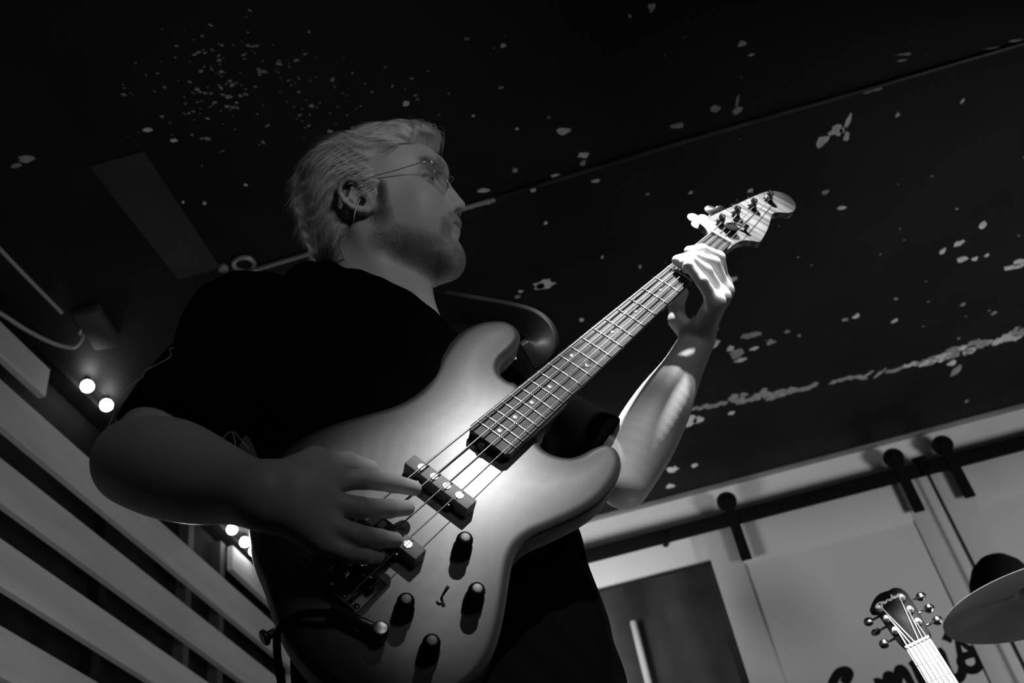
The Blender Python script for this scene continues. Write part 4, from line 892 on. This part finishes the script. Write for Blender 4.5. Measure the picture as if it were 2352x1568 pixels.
# ---- spectacles
gl = empty('eyeglasses'); tag(gl, 'thin wire framed spectacles on the man\'s face', 'glasses')
m_wire = mat('thin_gilt_wire', 0.5, 0.25, 1.0); m_lens = mat('spectacle_lens', 0.95, 0.02)
n_, l_, b_ = nodes(m_lens); tb = n_.new('ShaderNodeBsdfTransparent'); tb.inputs[0].default_value = (.93, .93, .93, 1); gb = n_.new('ShaderNodeBsdfGlossy'); gb.inputs['Roughness'].default_value = 0.03
mx = n_.new('ShaderNodeMixShader'); mx.inputs[0].default_value = 0.05; l_.new(tb.outputs[0], mx.inputs[1]); l_.new(gb.outputs[0], mx.inputs[2]); l_.new(mx.outputs[0], n_['Material Output'].inputs[0])
for sg in (1, -1):
    cx, cf, cu = sg * 0.033, 0.1145, 0.031
    rim = []
    for a in np.linspace(0, 2 * math.pi, 33)[:-1]:
        x = 0.0235 * np.sign(math.cos(a)) * abs(math.cos(a)) ** 0.75; y = 0.0165 * np.sign(math.sin(a)) * abs(math.sin(a)) ** 0.8
        rim.append(H(cx + x, cf - 0.18 * abs(cx + x) + 0.004 + 0.10 * y, cu + y))
    V, Fc = tube_mesh(rim + rim[:2], 0.00055, 8); mesh_obj('rim', V, Fc, m_wire, gl)
    c = sum(rim) / len(rim); nrm_l = HM @ nrm([0.18 * sg, 1, -0.1]); V = [c + nrm_l * .0005] + [r_ + nrm_l * .0004 for r_ in rim] + [c - nrm_l * .0005] + [r_ - nrm_l * .0004 for r_ in rim]; n = len(rim)
    Fc = [(0, 1 + k, 1 + (k + 1) % n) for k in range(n)] + [(n + 1, n + 2 + (k + 1) % n, n + 2 + k) for k in range(n)] + [(1 + k, n + 2 + k, n + 2 + (k + 1) % n, 1 + (k + 1) % n) for k in range(n)]
    mesh_obj('lens', V, Fc, m_lens, gl, smooth=False)
    tube('temple', smooth_path([H(sg * 0.0575, 0.1085, 0.0415), H(sg * 0.0680, 0.098, 0.0420), H(sg * 0.0740, 0.06, 0.0415), H(sg * 0.0800, 0.02, 0.0420), H(sg * 0.0815, -0.002, 0.0400), H(sg * 0.0800, -0.018, 0.022)], 5), 0.00065, m_wire, gl, 8)
    lathe('hinge', H(sg * 0.0590, 0.1085, 0.0425), hu, [(-0.0022, 0.0011), (0.0022, 0.0011)], CHROME, gl, 10)
    tube('nose_pad_arm', smooth_path([H(sg * 0.012, 0.1175, 0.030), H(sg * 0.009, 0.1165, 0.024), H(sg * 0.0085, 0.1205, 0.020)], 4), 0.0005, m_wire, gl, 6)
tube('bridge', smooth_path([H(0.0105, 0.1180, 0.036), H(0.005, 0.1245, 0.039), H(-0.005, 0.1245, 0.039), H(-0.0105, 0.1180, 0.036)], 5), 0.0007, m_wire, gl, 8)
# ---- in-ear cable
ew = empty('earphone'); tag(ew, 'thin clear in-ear monitor cable running from the man\'s ear down his neck', 'earphone')
m_ew = mat('clear_cable', 0.55, 0.3)
lathe('earbud', H(0.0765, 0.004, 0.012), hr, [(0, 0.005), (0.006, 0.006), (0.009, 0.0045), (0.009, 0)], BLACK_PLASTIC, ew, 16)
tube('wire', smooth_path([H(0.0865, 0.003, 0.013), W(815, 488, 1.395), W(811, 512, 1.40), W(801, 530, 1.405), W(787, 543, 1.41), W(780, 556, 1.415), W(784, 574, 1.42), W(791, 592, 1.422)], 6), 0.0010, m_ew, ew, 8)
# ---- strap of the bass
hb = BW(0.398, 0.119, (BT + BB) / 2)
sp = [W(1212, 822, 1.355), W(1236, 806, 1.362), W(1245, 782, 1.372), W(1230, 756, 1.385), W(1195, 738, 1.40), W(1120, 722, 1.42), W(1040, 708, 1.43), W(985, 700, 1.44), LS * 0.5 + NB * 0.5 + np.array([0.0, 0.0, 0.072]), LS * 0.45 + NB * 0.55 + np.array([-0.06, 0.10, 0.04])]
P = smooth_path(sp, 8); tube('band', P, 1.0, m_strap, stp, 8, (0.0240, 0.0016), ray(1150, 740))

# ---- loose threads at the hem; sleeve line is bulb rim light drawn as thread
m_thr = mat('pale_thread_and_rim', 0.7, 0.6)
for pts in ([W(238, 1000, 1.09), W(262, 948, 1.10), W(265, 928, 1.10), W(300, 885, 1.12), W(328, 866, 1.13), W(332, 852, 1.13), W(362, 836, 1.15), W(392, 818, 1.17), W(389, 802, 1.17), W(398, 798, 1.17)],
            [W(497, 1040, 1.04), W(508, 1012, 1.05), W(534, 992, 1.06), W(546, 1062, 1.03)], [W(536, 990, 1.06), W(552, 1008, 1.06), W(572, 1030, 1.07)]):
    tube('thread_and_rim_line', smooth_path(pts, 3), 0.00035, m_thr, man, 5)
# ================================================================== lamp fixture that gives the key light (out of frame, above right)
fx = empty('stage_spotlight'); tag(fx, 'black stage spotlight above the frame with an added flap shading face and right hand', 'lamp')
kd = nrm([-0.90, 1.0, -1.32]); kx, ky, kz_ = frame_from(kd)
lathe('housing', KEY - kd * 0.16, kd, [(0, 0.03), (0.02, 0.055), (0.13, 0.06), (0.13, 0.054), (0.035, 0.05), (0.03, 0.02), (0.03, 0)], BLACK_METAL, fx, 32)
def kp(X, Z, y): return KEY + np.array([X * y, y, Z * y])
yf = 0.135
fl_ = [kp(-0.55, -0.51, yf), kp(-0.9, -0.1, yf), kp(-1.9, -0.9, yf), kp(-1.9, -2.3, yf), kp(-0.86, -2.1, yf), kp(-0.95, -1.62, yf), kp(-1.13, -1.36, yf), kp(-0.93, -1.12, yf), kp(-0.75, -0.75, yf)]  # added flap, outlined to keep the beam off face and right hand
V = [p for p in fl_] + [p - kd * 0.0015 for p in fl_]; n = len(fl_)
mesh_obj('added_beam_flap', V, [tuple(range(n)), tuple(range(n, 2 * n))[::-1]] + [(k, (k + 1) % n, n + (k + 1) % n, n + k) for k in range(n)], BLACK_METAL, fx, smooth=False)
tube('flap_arm', [KEY - kd * 0.04 + kx * 0.062, fl_[2]], 0.004, BLACK_METAL, fx, 8); tube('yoke', [KEY - kd * 0.08, [KEY[0], KEY[1] - 0.02, CEIL]], 0.010, BLACK_METAL, fx, 10)
# ================================================================== festoon bulbs along the top of the left wall
m_glow = mat('lit_bulb_glass', 1.0, 0.3, emit=18.0)
XB = XL + 0.03; zb = 1.289 * D_ + CZ
def bulb_at(yD, which, zo=0.0):
    b = empty('festoon_bulb'); p = np.array([XB, yD * D_, zb + zo]); b.location = tuple(p); tag(b, which, 'bulb', 'globe bulbs strung along the left wall')
    lathe('globe', (0, 0, 0), (0.25, 0, -1), [(-0.018, 0.006), (-0.015, 0.011), (-0.008, 0.0165), (0.0, 0.0185), (0.008, 0.0168), (0.014, 0.0115), (0.0175, 0.005), (0.0183, 0)], m_glow, b, 24, 80)
    lathe('socket', (-0.003, 0, 0.034), (0, 0, -1), [(0, 0.007), (0.002, 0.0095), (0.018, 0.0085), (0.018, 0)], BLACK_PLASTIC, b, 16)
    l = bpy.data.lights.new('bulb_light', 'POINT'); l.energy = 0.9; l.shadow_soft_size = 0.018
    return b
for yD, t in ((1.373, 'leftmost lit globe bulb, left of the man\'s elbow'), (1.442, 'lit globe bulb right next to the man\'s elbow'), (2.007, 'first of three lit bulbs under the man\'s forearm'), (2.079, 'brightest middle bulb of the three under the forearm'), (2.132, 'lit bulb half hidden by the man\'s wrist, lowest of three')):
    bulb_at(yD, t)
cw = tube('festoon_wire', smooth_path([(XB, y_ * D_, zb + 0.036 - 0.004 * math.sin(k * 2.1)) for k, y_ in enumerate(np.linspace(0.8, 2.44, 26))], 3), 0.003, BLACK_PLASTIC, None, 6)
tag(cw, 'black wire carrying the globe bulbs along the left wall', 'wire')
# cables and a bracket on the ceiling, far left
m_cab = mat('grey_cable', 0.22, 0.5)
P = smooth_path([on_z(-60, 505, CEIL - .02), on_z(0, 572, CEIL - .015), on_z(70, 645, CEIL - .012), on_z(142, 718, CEIL - .012)], 6)
tag(tube('straight_cable', P, 0.0055, m_cab, None, 8), 'straight grey cable on the black ceiling at the left edge', 'cable')
P = smooth_path([on_z(-80, 680, CEIL - .05), on_z(0, 719, CEIL - .04), on_z(60, 757, CEIL - .04), on_z(120, 787, CEIL - .035), on_z(165, 797, CEIL - .03), on_z(186, 781, CEIL - .025), on_z(194, 758, CEIL - .02), on_z(188, 752, CEIL - .012), on_z(182, 765, CEIL - .008)], 6)
tag(tube('hooked_cable', P, 0.006, m_cab, None, 8), 'grey cable sagging to a hook below the ceiling bracket, far left', 'cable')
bk = on_z(222, 752, CEIL - 0.02); tag(box('ceiling_bracket', (bk[0], bk[1], CEIL - 0.018), (0.07, 0.15, 0.036), mat('dusty_black_bracket', 0.03, 0.6), None, bevel=0.008, rot=Matrix.Rotation(0.15, 3, 'Z')), 'dark block shaped bracket on the ceiling beside the hooked cable', 'bracket')
# ================================================================== cymbal
cym = empty('cymbal_stand'); tag(cym, 'brass cymbal tilted on its stand at the right edge', 'cymbal')
cc = W(2384, 1358, 2.0); ev = -ray(2374, 1371); cr = R @ np.array([1, 0, 0.]); cr = nrm(cr - ev * (cr @ ev)); cu = np.cross(ev, cr); ma = cr * math.cos(math.radians(19)) + cu * math.sin(math.radians(19)); mi = np.cross(ev, ma)
cn = nrm(-0.33 * ev + 0.944 * mi)
m_cym = noisy(mat('spun_bronze', 0.5, 0.42, 0.15), 0.6, 0.95, (6, 6, 6), 5, 0.35, 0.65)
n_, l_, b_ = nodes(m_cym); b_.inputs['Anisotropic'].default_value = 0.6; tg = n_.new('ShaderNodeTangent'); tg.direction_type = 'RADIAL'; l_.new(tg.outputs[0], b_.inputs['Tangent'])
prof = [(0.0375, 0.006), (0.0370, 0.018), (0.032, 0.030), (0.0235, 0.038), (0.0205, 0.044)] + [(0.0205 - 0.0205 * ((r - 0.044) / 0.136) ** 1.25, r) for r in np.linspace(0.052, 0.170, 22)]
prof = [(h - 0.02, r) for h, r in prof]; prof2 = prof + [(h - 0.0011, r) for h, r in prof[::-1]]
def open_lathe(name, p0, axis, prof, m, parent, seg):
    x, y, z = frame_from(axis); V = []; Fc = []; N = len(prof)
    for (h, r) in prof:
        for k in range(seg): a = 2 * math.pi * k / seg; V.append(np.array(p0) + z * h + (x * math.cos(a) + y * math.sin(a)) * r)
    for i in range(N):
        for k in range(seg): Fc.append((i * seg + k, i * seg + (k + 1) % seg, ((i + 1) % N) * seg + (k + 1) % seg, ((i + 1) % N) * seg + k))
    o = mesh_obj(name, V, Fc, m, parent); o.data.set_sharp_from_angle(angle=math.radians(50)); return o
open_lathe('cymbal', cc, cn, prof2, m_cym, cym, 96)
cb = cc - cn * 0.03; foot = np.array([cb[0] + 0.03, cb[1], 0.0])
tube('tilt_rod', [cc + cn * 0.05, cb, cb - cn * 0.05], 0.004, CHROME, cym, 10); lathe('felt', cc + cn * 0.012, cn, [(0, 0.014), (0.010, 0.014), (0.010, 0)], BLACK_PLASTIC, cym, 16)
lathe('wing_nut', cc + cn * 0.024, cn, [(0, 0.008), (0.012, 0.006), (0.012, 0)], CHROME, cym, 12)
tube('pole', [cb - cn * 0.05, cb - cn * 0.09 + [0.01, 0, -0.03], [foot[0], foot[1], 0.15]], 0.0095, CHROME, cym, 14)
for k in range(3): a = k * 2.094 + .4; tube('leg', [[foot[0], foot[1], 0.42], [foot[0] + .28 * math.cos(a), foot[1] + .28 * math.sin(a), 0.01]], 0.008, CHROME, cym, 10)
# rounded black shape behind the cymbal: a domed shade on the cord line
P0 = on_y(2284, 1318, 2.9)
dome = tag(lathe('round_shade', P0 + np.array([0, 0, -0.09]), (0.12, 0, 1), [(0, 0.088), (0.03, 0.092), (0.07, 0.086), (0.11, 0.066), (0.135, 0.038), (0.145, 0.012), (0.146, 0)], BLACK_PLASTIC, None, 40, 80), 'rounded matt black lamp shade partly hidden behind the cymbal', 'lamp shade')
dome.data.materials[0] = mat('matt_black_shade', 0.004, 0.9, spec=0.1)
lathe('stem', P0 + np.array([0.01, 0.0, 0.04]), (0, 0, 1), [(0, 0.005), (CEIL - P0[2] - 0.05, 0.005)], BLACK_METAL, None, 8) if False else None
# ================================================================== acoustic guitar on its stand (neck and headstock in view)
GD = 1.92; gN = W(2109, 1478, GD)
ge = -ray(2109, 1478)
gdn = nrm(W(2208, 1568 + 70, GD * 0.965) - gN)                       # down the neck
gri = W(2135, 1467, GD) - W(2083, 1487, GD); gri = nrm(gri - gdn * (gri @ gdn)); gfr = nrm(np.cross(gri, gdn)); gfr = gfr if gfr @ ge > 0 else -gfr
sgn = 1.0 if np.cross(gri, -gdn) @ gfr > 0 else -1.0
gt = empty('acoustic_guitar', Matrix([[gri[i], -gdn[i], gfr[i], gN[i]] for i in range(3)] + [[0, 0, 0, 1]]))
tag(gt, 'acoustic guitar with black headstock and pale fretboard standing right of the man', 'guitar')
m_gblack = mat('gloss_black_veneer', 0.004, 0.4, spec=0.12); BRIGHT = mat('bright_steel', 0.85, 0.45, 0.1)
HY = 0.86; m_gfb = noisy(mat('pale_fretboard', 0.5, 0.5), 0.42, 0.62, (160, 12, 60), 4, 0.3, 0.7)
hs = [(-0.0215, 0.0), (-0.0235, 0.012), (-0.0265, 0.022), (-0.0290, 0.040), (-0.0315, 0.075), (-0.0335, 0.105), (-0.0385, 0.111), (-0.0425, 0.1165), (-0.031, 0.131), (-0.018, 0.1405), (-0.006, 0.1425), (0.004, 0.1400), (0.014, 0.1405), (0.024, 0.134), (0.0290, 0.122), (0.0305, 0.108), (0.0300, 0.07), (0.0285, 0.035), (0.0275, 0.018), (0.0240, 0.008), (0.0215, 0.0)]
prism('headstock', smooth_path([np.array([p[0], p[1] * HY]) for p in hs], 3), -0.018, -0.004, m_gblack, gt, 0.001)
box('neck', (0, -0.19, -0.012), (0.043, 0.38, 0.018), m_maple, gt, bevel=0.006, seg=3); gfb_ = box('fretboard', (0, -0.175, -0.0005), (0.0445, 0.35, 0.006), m_gfb, gt, bevel=0.0006)
box('nut', (0, 0.0015, 0.0012), (0.0445, 0.0045, 0.0085), IVORY, gt, bevel=0.0008)
for k in range(1, 13):
    y_ = -0.645 * (1 - 2 ** (-k / 12)); tube('fret', [(-0.0222, y_, 0.0027), (0.0222, y_, 0.0027)], 0.0011, BRIGHT, gfb_, 8)
pp = [(-0.0215, 0.048), (-0.0235, 0.080), (-0.0255, 0.1085), (0.0185, 0.1085), (0.0195, 0.076), (0.0200, 0.044)]; order = [0, 1, 2, 3, 4, 5]
for k in range(6):
    xn = -0.0180 + 0.0072 * k; px_, py_ = pp[k][0], pp[k][1] * HY; w_ = [.00058, .00052, .00045, .0004, .00035, .0003][k]
    tube('string', [(xn * 1.12, -0.36, 0.0062), (xn, 0.0015, 0.0058), (px_ + (0.0035 if k < 3 else -0.0035), py_ - 0.002, 0.004)], w_ * 1.9, BRIGHT, gt, 6)
    t_ = empty('tuner'); t_.parent = gt
    lathe('post', (px_, py_, -0.004), (0, 0, 1), [(0, 0.0058), (0.0020, 0.0058), (0.003, 0.0038), (0.0095, 0.0038), (0.0100, 0.0030), (0.0100, 0)], BRIGHT, t_, 18)
    for q in range(3): tube('string_wrap', [np.array([px_ + 0.0040 * math.cos(a), py_ + 0.0040 * math.sin(a), 0.0 + 0.0012 * q]) for a in np.linspace(0, 2 * math.pi, 15)], 0.0009, BRIGHT, t_, 6)
    sx_ = -1 if k < 3 else 1; ex = px_ + sx_ * (0.024 if k < 3 else 0.0265)
    tube('shaft', [(px_, py_, -0.022), (ex - sx_ * 0.004, py_ - 0.001, -0.022)], 0.0022, CHROME, t_, 10)
    bm = bmesh.new(); bmesh.ops.create_uvsphere(bm, u_segments=20, v_segments=12, radius=1.0)
    bmesh.ops.transform(bm, matrix=Matrix.Translation((ex + sx_ * 0.004, py_ - 0.001, -0.022)) @ Matrix.Rotation([0.3, 1.35, 0.2, 0.2, 0.4, 0.3][k], 4, 'X') @ Matrix.Diagonal((0.0092, 0.0084, 0.0034, 1)), verts=bm.verts); bm_obj('button', bm, CHROME, t_, smooth=True)
# white script across the top of the headstock
Pw = lambda x, y: ((x + 0.01) * 1.3 - 0.008, (0.115 + (y - 0.115) * 1.2) * HY, -0.0036)
def hs_stroke(pts, w):
    P = smooth_path([Pw(*p) for p in pts], 4); V, Fc = tube_mesh(P, w, 8, (1, 0.15), (0, 0, 1)); mesh_obj('logo_letter', V, Fc, mat('white_inlay', 0.75, 0.4), gt)
hs_stroke([(-0.0275, 0.1155), (-0.0240, 0.1200), (-0.0195, 0.1215), (-0.0145, 0.1195)], 0.0010); hs_stroke([(-0.0170, 0.1210), (-0.0178, 0.1160), (-0.0190, 0.1110)], 0.0010)
hs_stroke([(-0.0188, 0.1160), (-0.0160, 0.1165)], 0.0007); hs_stroke([(-0.0150, 0.1160), (-0.0125, 0.1175), (-0.0130, 0.1195), (-0.0148, 0.1180), (-0.0135, 0.1150), (-0.0108, 0.1165)], 0.0008)
hs_stroke([(-0.0105, 0.1200), (-0.0102, 0.1160), (-0.0085, 0.1200), (-0.0068, 0.1195), (-0.0065, 0.1160)], 0.0008)
hs_stroke([(-0.0030, 0.1195), (-0.0055, 0.1180), (-0.0040, 0.1155), (-0.0018, 0.1180), (0.0002, 0.1260), (-0.0005, 0.1160)], 0.0008)
hs_stroke([(0.0010, 0.1165), (0.0035, 0.1190), (0.0025, 0.1205), (0.0010, 0.1180), (0.0030, 0.1155), (0.0050, 0.1175)], 0.0008); hs_stroke([(0.0055, 0.1200), (0.0062, 0.1160), (0.0075, 0.1200), (0.0105, 0.1205)], 0.0008)
# body, bridge and stand (below the frame)
gb = []
for a in np.linspace(0, 2 * math.pi, 60)[:-1]:
    t = (1 - math.cos(a)) / 2; wd_ = 0.145 * math.sin(math.pi * min(t / 0.52, 1)) ** 0.5 if t < 0.26 else (0.145 - 0.025 * math.sin(math.pi * (t - 0.26) / 0.3)) if t < 0.56 else (0.145 + 0.05 * math.sin(math.pi * (t - 0.56) / 0.44 * .62)) * (1 if t < 0.86 else math.sqrt(max(1 - ((t - 0.86) / 0.14) ** 2, 0.0)))
    gb.append((wd_ * (1 if a < math.pi else -1), -0.36 - 0.46 * t))
bo = prism('body', gb, -0.115, -0.012, m_maple, gt, 0.003)
lathe('sound_hole', (0, -0.49, -0.0125), (0, 0, 1), [(0, 0.05), (0.0012, 0.05), (0.0012, 0)], m_dark, gt, 40); box('bridge', (0, -0.665, -0.008), (0.15, 0.028, 0.008), m_rose, gt, bevel=0.002)
gs = empty('guitar_stand'); tag(gs, 'black tubular stand holding the acoustic guitar', 'stand')
gc = gN + gdn * 0.62 - gfr * 0.14; tube('upright', [gc + [0, 0, 0.1], [gc[0], gc[1], 0.12]], 0.012, BLACK_METAL, gs, 12)
for k in range(3): a = k * 2.094 + 1.2; tube('leg', [[gc[0], gc[1], 0.25], [gc[0] + .27 * math.cos(a), gc[1] + .27 * math.sin(a), 0.01]], 0.010, BLACK_METAL, gs, 10)
bt_ = gN + gdn * 0.828
for a in (-1, 1): tube('cradle_arm', [[gc[0], gc[1], bt_[2] - 0.01], bt_ + gri * 0.10 * a - gfr * 0.06 + gdn * 0.012, bt_ + gri * 0.10 * a + gfr * 0.0 + gdn * 0.012, bt_ + gri * 0.10 * a + gfr * 0.01 - gdn * 0.03], 0.009, BLACK_METAL, gs, 10)
